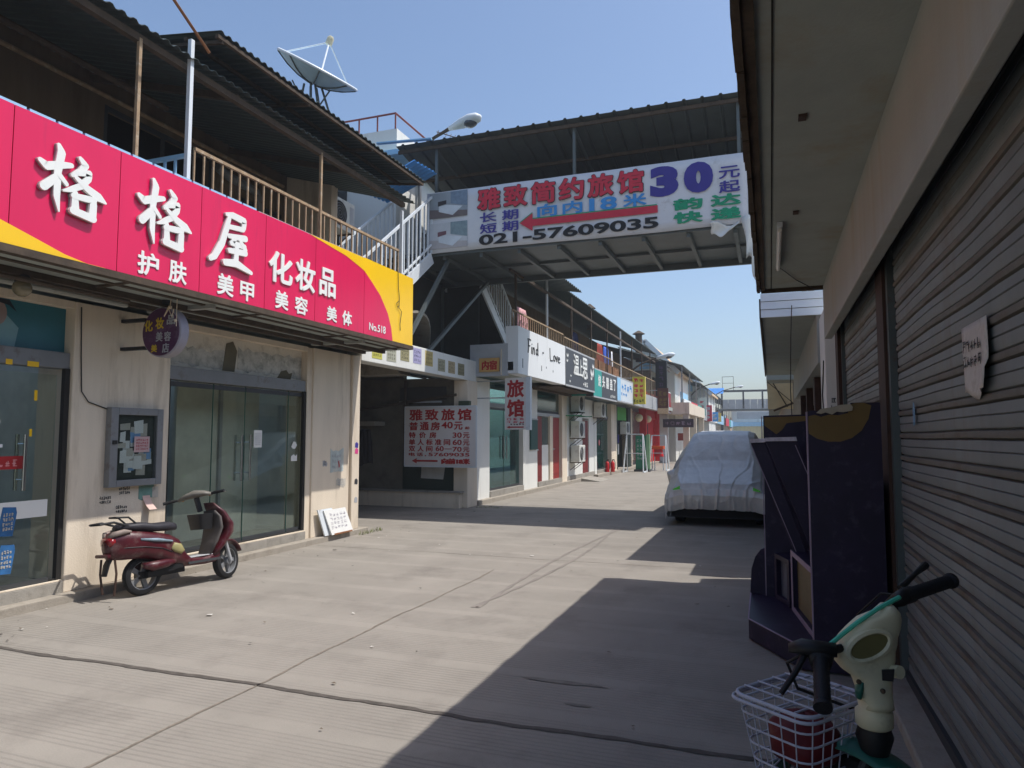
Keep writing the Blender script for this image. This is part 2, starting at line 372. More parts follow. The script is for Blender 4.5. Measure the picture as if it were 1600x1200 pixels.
# tyre marks and stains
tm = mat('tyre_smear', S(128,121,114), .95, var=.2)
b = MB()
for off, sd_ in ((0, 4), (.9, 5)):
    pts = []
    for i in range(40):
        t = i/39; y = 6.2+6.3*t; x = -2.55-off*.25+math.sin(t*2.6+.4)*.28*(1 if off else -.6)+.12*t
        pts.append((x, y, .02+.008*math.sin(i*2.3)))
    for a, c in zip(pts[:-1], pts[1:]): b.quad((a[0]-a[2],a[1],.0045+off*.0004),(a[0]+a[2],a[1],.0045+off*.0004),(c[0]+c[2],c[1],.0045+off*.0004),(c[0]-c[2],c[1],.0045+off*.0004))
setp(b.build('tyre_marks', tm), 'faint curved tyre marks on the concrete road', 'tyre marks', kind='structure')
stn = mat('oil_stain', S(122,116,107), .9, var=.3, scale=8)
def blob(b, x, y, rx, ry, z, seed):
    R = random.Random(seed); n = 22; b.quad(*[(x+rx*math.cos(2*PI*i/n)*R.uniform(.65, 1.1), y+ry*math.sin(2*PI*i/n)*R.uniform(.5, 1.1), z) for i in range(n)])
b = MB(); blob(b, -1.3, 4.55, .32, .035, .0042, 3); blob(b, -1.12, 4.2, .09, .02, .0042, 5)
setp(b.build('road_stain', stn), 'dark wet stains on the shaded part of the road', 'stain', kind='structure')
kerbm = mat('kerb_concrete', S(158,150,138), .95, var=.16, dirt=S(100,92,80), damt=.35, dscale=3, bump=.5)
def kerb(name, label, x0, x1, y0, y1, z):
    setp(box(name, kerbm, None, x0, x1, y0, y1, -.05, z, bevel=.012), label, 'kerb', kind='structure')
kerb('pavement', 'low worn concrete kerb along the pink cosmetics shop', -8, -6.39, -6, 10.42, .085)
kerb('pavement', 'low worn concrete kerb along the shops beyond the passage', -8, -6.38, 15.2, 26.4, .11)
kerb('pavement', 'far concrete kerb in front of the distant shop row', -8, -6.3, 26.9, 130, .13)
kerb('pavement', 'shaded concrete kerb under the shutters on the right', .62, 3, -6, 120, .06)
# litter and dry leaves
b = MB(); R = random.Random(11)
for i in range(150):
    x = R.uniform(-6.3, -.3); y = R.uniform(2.6, 14)
    if R.random() < .45: x = R.uniform(-6.36, -5.6)
    a = R.uniform(0, 6.3); s = R.uniform(.008, .022)*(1.8 if R.random() < .08 else 1); z = .006+R.uniform(0, .006)
    b.quad(*[(x+s*math.cos(a+k), y+s*.6*math.sin(a+k), z+R.uniform(0, .008)) for k in (0, 1.6, 3.1, 4.7)]); b.m[-1] = R.choice((0, 0, 1, 2, 2))
setp(b.build('litter', [mat('litter_brown', S(96,84,70), .9), mat('litter_white', S(210,206,198), .9), mat('litter_dark', S(62,58,54), .9)]), 'small scraps of litter and dry leaves scattered on the road', 'litter', kind='stuff')
# tuft of weeds at the pillar foot
b = MB(); R = random.Random(4)
for i in range(160):
    x = -6.36+R.uniform(-.06, .1); y = 10.3+R.uniform(-.3, .45); a = R.uniform(0, 6.3); h = R.uniform(.02, .07); w = .005
    if R.random() < .3: x = -6.0+R.uniform(-.3, .3); y = 14.9+R.uniform(-.15, .15); h *= .6
    p = V((x, y, 0)); t = V((math.cos(a)*h*.6, math.sin(a)*h*.6, h)); s = V((-math.sin(a), math.cos(a), 0))*w
    b.quad(p-s, p+s, p+t*.7+s*.8, p+t)
setp(b.build('weeds', mat('weed_green', S(122,128,84), .9, var=.3)), 'small weeds growing at the foot of the passage pillar', 'weeds', kind='stuff')

# ------------------------------------------------------------------ near left: cosmetics shop building
B1 = thing('shop_building', 'two storey cream shop building behind the pink and yellow sign', 'building', (-7, 5, 0))
def column(y0, y1, x=-6.5, z0=.08, z1=2.95, m=cream, p=None, dep=.5):
    return box('column', m, p or B1, x-dep, x, y0, y1, z0, z1, bevel=.012)
column(5.05, 6.26); column(8.98, 9.98); column(10.0, 10.22, x=-6.46); column(.9, 2.1); column(-4, -1.2)
boxes('wall', cream, B1, [(-6.75,-6.53,8.86,8.979,.08,2.94), (-14,-6.97,10.02,10.2,0,6.2)])
MB().box(-7.9,-5.56,-6,10.22,3.02,3.3).build('balcony_slab', soffm, B1)
boxes('soffit_rail', rustd, B1, [(-5.98,-5.92,-6,10.1,2.96,3.018), (-6.35,-6.29,-6,10.1,2.97,3.018)])
for y in (3.2, 5.9, 8.9): box('soffit_batten', beamm, B1, -6.5, -5.6, y, y+.07, 2.975, 3.018)
# door head beams, transoms, sills
for i, (y0, y1) in enumerate(((2.1, 5.05), (6.26, 8.86))):
    box('door_head', greyfr, B1, -6.72, -6.55, y0, y1, 2.27, 2.43, bevel=.006)
    box('sill', conc, B1, -8, -6.5, y0-.02 if i else y0, y1, .05, .2, bevel=.01)
    box('lintel', cream, B1, -6.8, -6.52, y0, y1, 2.88, 2.95)
    MB().bar((-6.56, y0+.02, .2), (-6.56, y0+.02, 2.27), .05).bar((-6.56, y1-.03, .2), (-6.56, y1-.03, 2.27), .05).bar((-6.56, y0+.06, .215), (-6.56, y1-.06, .215), .03).build('door_frame', dark, B1)
# old poster board over the left door
tr = MB().box(-6.70,-6.64,2.1,5.05,2.431,2.879).build('transom_poster', mat('teal_poster', S(44,108,122), .35, var=.2, scale=1.2), B1)
b = MB()
b.prism([(.03,.0),(.30,.0),(.33,.18),(.2,.3),(.06,.26)], (-6.638,4.25,2.44), RY, UZ, .003)
b.build('poster_figure', mat('poster_shirt', S(120,160,168), .4), B1)
MB().prism([(.11+.085*math.cos(t*PI/8), .3+.115*math.sin(t*PI/8)) for t in range(16)], (-6.6345,4.27,2.44), RY, UZ, .003).build('poster_face', mat('poster_skin', S(150,132,128), .4), B1)
MB().prism([(-.02,.34),(.04,.43),(.2,.43),(.27,.33),(.2,.38),(.08,.4),(.0,.3)], (-6.631,4.28,2.44), RY, UZ, .003).build('poster_hair', mat('poster_hair', S(24,34,46), .4), B1)
MB().prism([(0,0),(1.5,.0),(1.5,.03),(0,.05)], (-6.638,2.6,2.55), RY, UZ, .003).build('poster_stripe', mat('poster_stripe', S(150,170,176), .4), B1)
# torn plaster panel over the right door
MB().box(-6.70,-6.64,6.26,8.86,2.431,2.879).build('transom_panel', mat('transom_board', S(222,217,204), .9, var=.1, scale=5, dirt=S(140,132,118), damt=.4, dscale=5, bump=.6), B1)
b = MB(); R = random.Random(5)
def torn(y0, y1, z0, z1, k):
    n = 14; low = [(y0+(y1-y0)*i/n, z0+R.uniform(-.02, .035)) for i in range(n+1)]; up = [(y1-(y1-y0)*i/n, z1-R.uniform(0, .07)) for i in range(n+1)]
    b.prism([(y, z) for y, z in low+up], (-6.639, 0, 0), RY, UZ, .002+.0012*k)
torn(6.28, 7.3, 2.46, 2.72, 1); torn(7.5, 8.85, 2.46, 2.8, 2)
b.build('torn_poster', mat('torn_poster_paper', S(190,188,180), .9, var=.25, scale=9, dirt=S(96,100,88), damt=.4, dscale=8), B1)
bpm = mat('bare_board', S(104,98,80), .95, var=.2)
b = MB(); b.prism([(0,0),(.22,0),(.26,.28),(.18,.4),(.06,.36)], (-6.635,7.22,2.45), RY, UZ, .003).build('bare_patch', bpm, B1)
b = MB(); b.prism([(0,0),(.3,0),(.34,.1),(.26,.08),(.2,.13),(.08,.1)], (-6.6335,8.3,2.44), RY, UZ, .003); b.build('bare_patch', bpm, B1)
# glazed doors
def leaf(y0, y1, x=-6.6, z0=.215, z1=2.262, gm=clear, p=B1, handle=None, ajar=0, lab=None):
    d = MB().box(x-.006, x+.006, y0, y1, z0+.06, z1-.07).build('glass_door', gm, p, label=lab)
    boxes('door_rail', dgrey, d, [(x-.014, x+.014, y0, y1, z0, z0+.058), (x-.014, x+.014, y0, y1, z1-.068, z1-.01)])
    MB().box(x-.008, x+.008, y0-.004, y0-.0005, z0, z1).build('door_edge', mat('glass_edge', S(70,110,96), .2) if 'glass_edge' not in MATS else MATS['glass_edge'], d)
    if handle is not None:
        h = MB()
        for s in (1, -1):
            h.tube([(x+s*.055, handle, 1.02), (x+s*.055, handle, 1.62)], .015, 10)
        for z in (1.12, 1.52): h.tube([(x-.055, handle, z), (x+.055, handle, z)], .009, 8)
        h.build('handle', stain, d, smooth=True)
    return d
leaf(6.33, 7.02); leaf(7.04, 7.60, handle=7.52); dR = leaf(7.62, 8.50, handle=7.68); leaf(8.52, 8.82)
leaf(2.15, 3.2); leaf(3.22, 4.02, handle=3.95)
# outer door leaf standing open on the left shop
D1 = MB().box(-6.56,-6.548,4.06,4.92,.26,2.2).build('glass_door', clear, B1)
MB().tube([(-6.49,4.60,1.10),(-6.49,4.60,1.62)], .017, 10).tube([(-6.60,4.60,1.10),(-6.60,4.60,1.62)], .017, 10).tube([(-6.49,4.6,1.2),(-6.6,4.6,1.2)], .01).tube([(-6.49,4.6,1.53),(-6.6,4.6,1.53)], .01).build('handle', stain, D1, smooth=True)
box('door_rail', dgrey, D1, -6.57, -6.54, 4.06, 4.92, .205, .259)
box('window_strip', redprint2, D1, -6.5475, -6.5445, 4.16, 4.62, 1.30, 1.42)
b = MB(); marks(b, (-6.5443,4.18,1.315), RY, UZ, .40, .085, 6, 1, 5); b.build('strip_print', mat('strip_print', S(220,150,150), .6), D1)
box('white_strip', paper, D1, -6.5475, -6.5445, 4.30, 4.88, .84, 1.0)
for y, z in ((4.44, .70), (4.44, .36)):
    k = MB().prism([(0,0),(.12,-.01),(.15,.2),(.14,.25),(.02,.26),(-.005,.12)], (-6.543,y,z), RY, UZ, .002).build('blue_poster', mat('blue_poster', S(44,98,150), .7, var=.25, scale=14) if 'blue_poster' not in MATS else MATS['blue_poster'], D1)
    b = MB(); marks(b, (-6.5405,y+.02,z+.04), RY, UZ, .1, .17, 4, 4, int(z*99), t=.16); b.build('poster_print', paperd, k)
box('poster', paper, D1, -6.5475, -6.5445, 4.075, 4.12, .5, .9)
for y, z, w, h, m in ((4.7,1.94,.03,.1,yellow),(4.67,1.6,.025,.07,yellow),(4.35,1.72,.05,.03,paper),(4.4,1.5,.03,.03,paper)): box('sticker', m, D1, -6.547, -6.5445, y, y+w, z, z+h)
for y in (4.15, 4.42, 4.62): box('tape_scrap', yellow, B1, -6.549, -6.545, y, y+.06+.05*(y > 4.5), 2.26, 2.31)
MB().prism([(0,0),(.16,0),(.16,.235),(0,.235)], (-6.593,7.80,1.45), RY, UZ, .002).build('paper_notice', paper, dR)
b = MB(); marks(b, (-6.5905,7.82,1.48), RY, UZ, .12, .17, 6, 6, 3, t=.1, d=.001); b.build('notice_print', lgrey, dR)
MB().prism([(0,.03),(.04,0),(.09,.0),(.13,.05),(.1,.1),(.05,.11)], (-6.593,8.60,1.42), RY, UZ, .002).build('paper_scrap', paper, B1)
MB().prism([(0,0),(.14,0),(.14,.1),(.1,.07),(.06,.1),(0,.07)], (-6.593,8.60,1.24), RY, UZ, .002).build('paper_scrap', paper, B1)
# shop interiors
for y0, y1, wm in ((2.1, 5.05, dim), (6.26, 8.86, dim)):
    box('back_wall', wm, B1, -11.05, -11, y0-.5, y1+.5, .1, 3.0)
    boxes('side_wall', wm, B1, [(-11,-6.9,y0-.56,y0-.5,.1,3.0), (-11,-6.9,y1+.5,y1+.56,.1,3.0)])
    box('interior_floor', floorm, B1, -11, -6.75, y0-.5, y1+.5, .1, .19)
box('counter', dgrey, B1, -8.6, -8.0, 5.9, 7.1, .19, 1.15); box('counter_top', lgrey, B1, -8.65, -7.95, 5.85, 7.15, 1.15, 1.19)
box('shelf_unit', dark, B1, -10.9, -10.5, 5.9, 7.0, .19, 2.0)
box('partition', dim, B1, -7.45, -7.4, 7.25, 8.86, .19, 2.9); box('partition_post', lgrey, B1, -7.4, -7.36, 8.0, 8.05, .19, 2.9)
box('shelf_unit', dgrey, B1, -8.3, -7.9, 2.2, 3.2, .19, 1.9)
MB().box(-8.0,-7.98,4.2,4.22,.19,1.1).box(-7.9,-7.88,4.5,4.52,.19,1.1).build('stand', lgrey, B1)
for i in range(13): box('curtain_strip', mat('strip_%d' % 0, S(126,136,116), .9) if 'strip_0' not in MATS else MATS['strip_0'], B1, -7.2, -7.17, 3.55+i*.09, 3.61+i*.09, .25, .95)
MB().prism([(0,0),(.2,.02),(.23,.2),(.14,.14),(.1,.16),(.04,.24)], (-7.95,6.6,1.35), RY, UZ, .02).build('paper_bag', paper, B1)
# threshold strip catching the sun
box('threshold', cream, B1, -6.548, -6.5005, 6.27, 8.85, .201, .214); box('threshold', cream, B1, -6.54, -6.501, 4.0, 5.04, .2005, .212)
# upper floor
boxes('upper_wall', upw, B1, [(-8.1,-7.9,-6,6.4,3.3,6.35), (-8.1,-7.9,8.3,8.9,3.3,6.35), (-8.1,-7.9,9.9,11.3,3.3,6.35), (-8.1,-7.9,6.4,8.3,5.85,6.35), (-8.1,-7.9,8.9,9.9,5.45,6.35), (-8.1,-7.9,6.4,7.4,3.3,4.2)])
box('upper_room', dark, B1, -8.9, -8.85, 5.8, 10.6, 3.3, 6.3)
for y0, y1, z0, z1 in ((6.4, 8.3, 4.2, 5.85), (8.9, 9.9, 3.3, 5.45)):
    MB().bar((-7.93,y0+.03,z0),(-7.93,y0+.03,z1),.05).bar((-7.93,y1-.03,z0),(-7.93,y1-.03,z1),.05).bar((-7.93,y0,z1-.03),(-7.93,y1,z1-.03),.05).bar((-7.93,(y0+y1)/2,z0),(-7.93,(y0+y1)/2,z1),.04).build('window_frame', dgrey, B1)
MB().tube([(-7.86,8.32,5.72),(-7.86,8.55,5.66),(-7.86,9.2,5.62),(-7.86,9.25,5.5),(-7.86,9.25,4.2)], .07, 10).build('vent_pipe', greyfr, B1, smooth=True)
MB().tube([(-7.88,2,5.95),(-7.88,9.9,5.95)], .03).build('conduit', rust, B1)
MB().tube([(-6.75,1.5,5.55),(-6.75,6.3,5.55)], .035).build('purlin', rustd, B1)
# roofs
corr((-5.5,-6,5.5), (0,16.3,0), (-4.4,0,1.25), 128, .012).build('roof', roofd, B1, solid=.004)
MB().bar((-5.62,-6,5.42),(-5.62,10.1,5.42),.07).build('eave_beam', rustd, B1)
for y in (-1, 1.4, 3.8, 6.2, 8.6): MB().bar((-5.6,y,5.44),(-8,y,6.12),.05,.08).build('rafter', rustd, B1)
corr((-5.33,5.62,5.86), (0,4.75,0), (-1.0,0,.14), 42, .011).build('canopy_roof', roofd, B1, solid=.004)
for x, z in ((-5.37,5.85), (-5.8,5.905), (-6.25,5.97)): MB().bar((x,5.62,z-.04),(x,10.3,z-.04),.04).build('canopy_purlin', rustd, B1)
for y in (5.7, 7.2, 8.7, 10.2): MB().bar((-5.36,y,5.78),(-6.3,y,5.91),.035).build('canopy_rafter', rustd, B1)
for x, y, z, m in ((-5.56,5.47,5.72,whitem), (-5.6,4.88,5.42,rust), (-5.6,7.8,5.42,rust), (-5.6,10.02,5.3,whitem), (-5.6,1.8,5.42,rust)):
    MB().bar((x,y,3.3),(x,y,z),.045 if m is whitem else .034).build('roof_post', m, B1)
# balcony railings
def railing(label, x, y0, y1, z0, z1, gap, m, seed=0):
    t = thing('balcony_railing', label, 'railing', (x, y0, z0), 'rusty balcony railings')
    MB().bar((x,y0,z1),(x,y1,z1),.035).build('top_rail', m, t); MB().bar((x,y0,z0+.09),(x,y1,z0+.09),.025).build('bottom_rail', m, t)
    n = int((y1-y0)/gap)
    for i in range(n+1): MB().bar((x,y0+(y1-y0)*i/n,z0),(x,y0+(y1-y0)*i/n,z1-.018),.018).build('baluster', m, t)
    return t
railing('rusty balcony railing above the pink cosmetics sign', -5.62, 5.62, 9.95, 3.3, 4.62, .135, rust)
t = thing('end_railing', 'pale blue grey end railing of the balcony behind the white post', 'railing', (-5.6, 5.5, 3.3))
MB().bar((-5.6,5.5,4.5),(-6.9,5.5,4.5),.04).build('top_rail', bluecap, t)
for i in range(9): MB().bar((-5.75-i*.14,5.5,3.3),(-5.75-i*.14,5.5,4.48),.022).build('baluster', bluecap, t)
# things on the balcony
def ac(label, loc, rz=0, group='air conditioner units on the shop fronts', w=.8, h=.58, d=.3):
    """outdoor unit, face toward local +X"""
    t = thing('air_conditioner', label, 'air conditioner', loc, group, rz)
    o = ORG[t]
    def bb(*a):
        q = MB(Matrix.Translation(o)); q.box(*a); return q
    bb(-d/2,d/2,-w/2,w/2,0,h).build('casing', acm, t, bevel=.012)
    q = MB(Matrix.Translation(o)); q.lathe((d/2,-w*.12,h/2), (1,0,0), [(.23,0),(.235,.006),(.2,.012),(.02,.012)], 24).build('fan_grille', dark, t, smooth=True)
    q = MB(Matrix.Translation(o))
    for k in range(5): q.tube([(d/2+.016,-w*.12+.045*(k+1)*math.cos(a*PI/10),h/2+.045*(k+1)*math.sin(a*PI/10)) for a in range(20)], .003, 4, True)
    q.build('grille_ring', lgrey, t)
    bb(d/2,d/2+.004,w*.3,w*.46,.08,h-.08).build('side_panel', lgrey, t)
    q = MB(Matrix.Translation(o))
    for s in (-1, 1): q.bar((-d/2-.1,s*w*.35,-.02),(d/2+.02,s*w*.35,-.02),.03).bar((-d/2-.1,s*w*.35,-.3),(d/2-.05,s*w*.35,-.03),.02)
    q.build('bracket', rustd, t)
    return t
ac('air conditioner unit up on the dark balcony wall above the pink sign', (-7.55, 11.0, 5.45))
A2 = thing('folded_parasol', 'grey bundle lying on the balcony behind the pink sign', 'bundle', (-6.3, 4.4, 3.3))
MB(Matrix.Translation((-6.3,4.4,3.3))).loft([((0,-.5,.95),(.05,0,0),(0,0,.05),2),((0,-.3,1.0),(.16,0,0),(0,0,.14),2.4),((.05,.1,1.02),(.2,0,0),(0,0,.18),2.4),((0,.45,.95),(.12,0,0),(0,0,.1),2)], 12).build('bundle', lgrey, A2, smooth='all')
MB(Matrix.Translation((-6.3,4.4,3.3))).box(-.25,.25,-.45,.4,0,.85).build('crate', dgrey, A2)
bn = thing('storage_bin', 'pale plastic bin behind the blue grey end railing', 'bin', (-6.1, 5.85, 3.3))
MB(Matrix.Translation((-6.1,5.85,3.3))).loft([((0,0,0),(.2,0,0),(0,.2,0),4),((0,0,.75),(.25,0,0),(0,.25,0),4)], 16).build('tub', lgrey, bn, smooth=True); MB(Matrix.Translation((-6.1,5.85,3.3))).loft([((0,0,.75),(.27,0,0),(0,.27,0),4),((0,0,.85),(.1,0,0),(0,.1,0),3)], 16).build('lid', whitem, bn, smooth=True)

# ------------------------------------------------------------------ pink and yellow shop sign
SG = thing('shop_sign', 'long pink shop sign with yellow ends and white brush lettering', 'shop sign', (-5.45, 6.5, 3.0))
X = -5.4
seams = [1.0, 1.9, 2.75, 3.61, 4.56, 5.52, 6.5, 7.45, 8.6]
top, bot = 4.15, 3.06
for a, c in zip(seams[:-1], seams[1:]): box('panel', pink, SG, X-.12, X, a+.004, c-.004, bot, top)
# curved meeting of pink and yellow at the far end
arc = [(7.45,4.09),(7.8,4.10),(8.13,4.07),(8.5,3.99),(8.8,3.85),(9.05,3.69),(9.27,3.46),(9.38,3.25),(9.42,3.06)]
MB().prism([(8.604,3.06)]+[p for p in reversed(arc) if p[0] > 8.6]+[(8.604,3.955)], (X-.12,0,0), RY, UZ, .12).build('panel', pink, SG)
yp = MB().prism([(9.424,3.06),(10.06,3.06),(10.06,4.16),(8.604,4.16),(8.604,3.965)]+[p for p in arc if p[0] > 8.7][:-1], (X-.12,0,0), RY, UZ, .1195)
yp.build('yellow_panel', yellow, SG)
MB().prism([(7.3,4.151),(8.6,4.151),(8.6,3.962),(8.5,3.99),(8.13,4.07),(7.8,4.10)], (X+.0002,0,0), RY, UZ, .0025).build('yellow_corner', yellow, SG)
MB().prism([(1.0,3.06),(4.45,3.06),(4.37,3.045),(4.07,3.09),(3.85,3.15),(3.55,3.23),(3.1,3.36),(2.4,3.6),(1.6,3.9),(1.0,4.0)], (X+.0002,0,0), RY, UZ, .0025).build('yellow_swoosh', yellow, SG)
bars('bottom_frame', rustd, SG, [((X-.03,1,bot-.035),(X-.03,10.06,bot-.035),.09,.06), ((X-.3,1,bot-.03),(X-.3,10.06,bot-.03),.05,.05)])
for y in (1.2, 3.0, 4.8, 6.6, 8.4, 9.9): MB().bar((X-.1,y,bot-.03),(X-.62,y,bot-.05),.04).build('bracket', rustd, SG)
for i in range(22): MB().bar((X-.05,1.1+i*.24,top+.015),(X-.05,1.1+i*.24+.215,top+.015),.06,.03).build('top_trim', bluecap, SG)
MB().bar((X-.05,6.4,top+.01),(X-.05,10.06,top+.01),.05,.018).build('top_edge', lgrey, SG)
for glyph, y0, y1, z0, z1 in ((GE,3.79,4.40,3.39,3.98),(GE,4.72,5.36,3.37,4.02),(WU,5.62,6.24,3.38,4.0)):
    b = MB(); b2 = MB()
    for i, st in enumerate(glyph):
        stroke(b, [(x, y, w*1.16) for x, y, w in st], (X,y0,z0), RY, UZ, y1-y0, z1-z0, .034+.0012*i, .02)
        stroke(b2, [(x, y, w*1.18) for x, y, w in st], (X,y0,z0), RY, UZ, y1-y0, z1-z0, .019-.0003*i, .0005)
    L = b.build('lettering', wlet, SG); b2.build('letter_side', glet, L)
for s, y0, y1, z0, z1, bo in (('化',6.55,6.98,3.40,3.77,.03),('妆',7.04,7.43,3.40,3.79,.03),('品',7.52,7.88,3.42,3.79,.03),('护',4.77,5.01,3.09,3.31,.028),('肤',5.13,5.35,3.09,3.31,.028),('美',5.76,6.0,3.09,3.32,.028),('甲',6.1,6.32,3.09,3.30,.028),
    ('美',6.68,6.92,3.10,3.32,.028),('容',7.04,7.3,3.10,3.32,.028),('美',7.7,7.93,3.11,3.31,.028),('体',8.06,8.29,3.11,3.31,.028),('No.518',8.74,9.2,3.135,3.245,.014)):
    text(s, wlet, SG, (X+.001,y0,z0), RY, UZ, y1-y0, z1-z0, bold=bo, depth=.014 if z1-z0 > .3 else .006)
# loose wire on the yellow end
cb = MB().tube([(X+.01,9.55,4.16),(X+.015,9.56,3.9),(X+.012,9.6,3.75),(X+.015,9.58,3.6),(X+.02,9.66,3.55),(X+.015,9.62,3.35),(X+.01,9.64,3.25)], .005, 5).tube([(X+.012,9.6,3.72),(X+.02,9.5,3.66),(X+.02,9.52,3.6),(X+.012,9.6,3.64)], .004, 5).build('cable', black)
setp(cb, 'loose thin black cable dangling over the yellow sign end', 'cable')

# round hanging sign
RS = thing('round_sign', 'round purple hanging sign with yellow characters beside the pillar', 'hanging sign', (-5.92, 5.6, 2.7))
MB().lathe((-5.90,5.66,2.68),(0,-1,0),[(.25,0),(.262,.01),(.262,.11),(.25,.12)],40).build('rim', mat('dull_rim', S(150,146,156), .5, var=.15), RS, smooth=True)
MB().lathe((-5.90,5.539,2.68),(0,-1,0),[(.247,0),(.247,.004)],40).build('disc', mat('purple_disc', S(78,38,74), .5, var=.4, scale=4, dirt=S(120,110,124), damt=.3, dscale=5), RS)
for z in (2.83, 2.53): MB().bar((-6.5,5.6,z),(-6.17,5.6,z),.05,.035).build('bracket', black, RS)
MB().tube([(-5.9,5.6,2.98),(-5.9,5.6,3.03)],.05).build('hanger', black, RS)
ylet = mat('yellow_letter', S(206,176,40), .5)
for s, x, z, h in (('化',-6.13,2.70,.12),('妆',-5.98,2.72,.12),('品',-5.83,2.76,.1)): text(s, ylet if x < -5.9 else lgrey, RS, (x+.01,5.5345,z-.01), RX, UZ, .11, h, bold=.03, depth=.003)
for s, x, z in (('美',-5.95,2.58),('容',-5.84,2.58),('店',-5.86,2.46)): text(s, lgrey, RS, (x-.01,5.5345,z), RX, UZ, .09, .1, bold=.02, depth=.003)
text('美', ylet, RS, (-6.02,5.5345,2.47), RX, UZ, .08, .08, bold=.03, depth=.003)
tw = mat('twine', S(214,196,170), .9)
MB().tube([(-5.74,5.50,3.0),(-5.75,5.50,2.93),(-5.82,5.495,2.83),(-5.77,5.495,2.92),(-5.72,5.50,2.82),(-5.70,5.5,2.9)], .006, 5).tube([(-5.66,5.5,3.0),(-5.66,5.5,2.72)], .004, 5).ball((-5.74,5.49,2.92),.02).ball((-5.66,5.49,2.78),.015).build('string', tw, RS)

# lamp and rod under the soffit
t = thing('spot_lamp', 'old round spotlight hanging under the sign soffit', 'spotlight', (-5.95, 4.12, 2.9))
MB().lathe((-5.95,4.12,2.97),(0,0,-1),[(.05,0),(.06,.02),(.06,.06)],16).build('base', black, t, smooth=True); MB().ball((-5.95,4.12,2.86),.075,16).build('bulb', mat('dusty_glass', S(120,110,84), .25, coat=.5), t, smooth='all')
setp(MB().tube([(-6.12,-3,2.93),(-6.12,5.3,2.93)], .028, 8).build('soffit_pipe', beamm), 'long pale pipe running under the soffit above the doors', 'pipe')
setp(MB().tube([(-5.8,-3,2.93),(-5.8,5.05,2.9)], .022, 8).build('soffit_pipe', rustd), 'dark rusty rod hanging under the soffit behind the sign', 'pipe')

# notice board on the column
NB = thing('notice_board', 'grey framed glass notice case full of papers on the column', 'notice board', (-6.5, 5.78, 1.5))
MB().box(-6.498,-6.47,5.47,6.08,1.09,1.885).build('backing', mat('noticeboard_back', S(58,64,58), .9, var=.2), NB)
MB().box(-6.499,-6.42,5.44,5.53,1.07,1.905).box(-6.499,-6.42,6.03,6.11,1.07,1.905).box(-6.499,-6.42,5.53,6.03,1.07,1.14).box(-6.499,-6.42,5.53,6.03,1.83,1.905).build('frame', greyfr, NB, bevel=.006)
box('glass_pane', caseg, NB, -6.445, -6.44, 5.53, 6.03, 1.14, 1.83)
box('lock', black, NB, -6.42, -6.405, 5.46, 5.51, 1.52, 1.56)
R = random.Random(3)
for i in range(26):
    y = R.uniform(5.54, 5.93); z = R.uniform(1.15, 1.68); w = R.uniform(.05, .14); h = R.uniform(.05, .16); a = R.uniform(-.12, .12)
    w = min(w, 6.025-y)
    MB().prism([(0,0),(w,a*w),(w-a*h*.3,h),(-a*h,h-R.uniform(0,.02))], (-6.4695+.0009*i, y, z), RY, UZ, .0006).build('paper', R.choice((paper, paper, paperd, paperd, mat('blue_paper', S(130,170,214), .8) if 'blue_paper' not in MATS else MATS['blue_paper'])), NB)
NP = MB().prism([(0,0),(.2,0),(.2,.17),(0,.17)], (-6.444+.0002,5.75,1.43), RY, UZ, .001).build('pink_notice', mat('pink_paper', S(226,190,190), .8), NB)
b = MB(); marks(b, (-6.4425,5.77,1.45), RY, UZ, .16, .13, 6, 4, 8, d=.0008); b.build('notice_print', redprint, NP)
# stamped phone adverts and torn notices on the column
def stamp(y, z, w, h, label, x=-6.499, m=None, seed=1):
    b = MB(); marks(b, (x,y,z), RY, UZ, w, h, 6, 2, seed, t=.2, d=.0015); setp(b.build('stamped_advert', m or dgrey), label, 'advert')
stamp(5.40, .90, .14, .085, 'smudged stamped advert on the column, left of three under the case', seed=1)
stamp(5.63, .98, .14, .085, 'smudged stamped advert right under the notice case, highest of three', seed=2)
stamp(5.60, .79, .14, .085, 'smudged stamped advert on the column, lowest of three under the case', seed=3)
f = thing('torn_notice', 'torn green and pink notices peeling off the column beside the scooter', 'notice', (-6.5, 5.95, .95))
MB().prism([(0,.02),(.05,0),(.12,.03),(.2,.02),(.2,.17),(0,.16)], (-6.499,5.88,.90), RY, UZ, .002).build('green_sheet', mat('faded_green_paper', S(110,146,136), .85, var=.2, scale=12), f)
b = MB(); b.grid(lambda u, v: V((-6.496+.09*v*v, 5.93+.1*u+.02*v, .95-.15*v)), 4, 6); b.build('pink_flap', mat('faded_pink_paper', S(206,176,166), .85), f, solid=.001)
MB().prism([(0,0),(.08,0),(.08,.12),(0,.12)], (-6.4965,6.06,.92), RY, UZ, .002).build('white_sheet', paperd, f)
# pillar B posters
for (y, z, w, h, m, lab, sd_) in ((9.25,1.13,.12,.12,lgrey,'small grey printed square on the sunlit right pillar',4),(9.45,1.0,.36,.42,mat('faded_blue_paper', S(178,188,186), .9, var=.2, scale=9, dirt=S(196,186,168), damt=.4, dscale=7),'faded torn blue flyer on the right pillar',5),(9.62,.78,.26,.18,paperd,'dirty paper scraps low on the right pillar',6)):
    t = thing('wall_flyer', lab, 'flyer', (-6.5, y, z)); R = random.Random(sd_); n = 5
    low = [(w*i/n, R.uniform(0, .05)) for i in range(n+1)]; up = [(w-w*i/n, h-R.uniform(0, .06)) for i in range(n+1)]
    MB().prism(low+up, (-6.499,y,z), RY, UZ, .002).build('sheet', m, t); b = MB(); marks(b, (-6.4965,y+w*.1,z+h*.2), RY, UZ, w*.7, h*.6, 4, 3, sd_, d=.001); b.build('print', lgrey if m is not lgrey else dgrey, t)
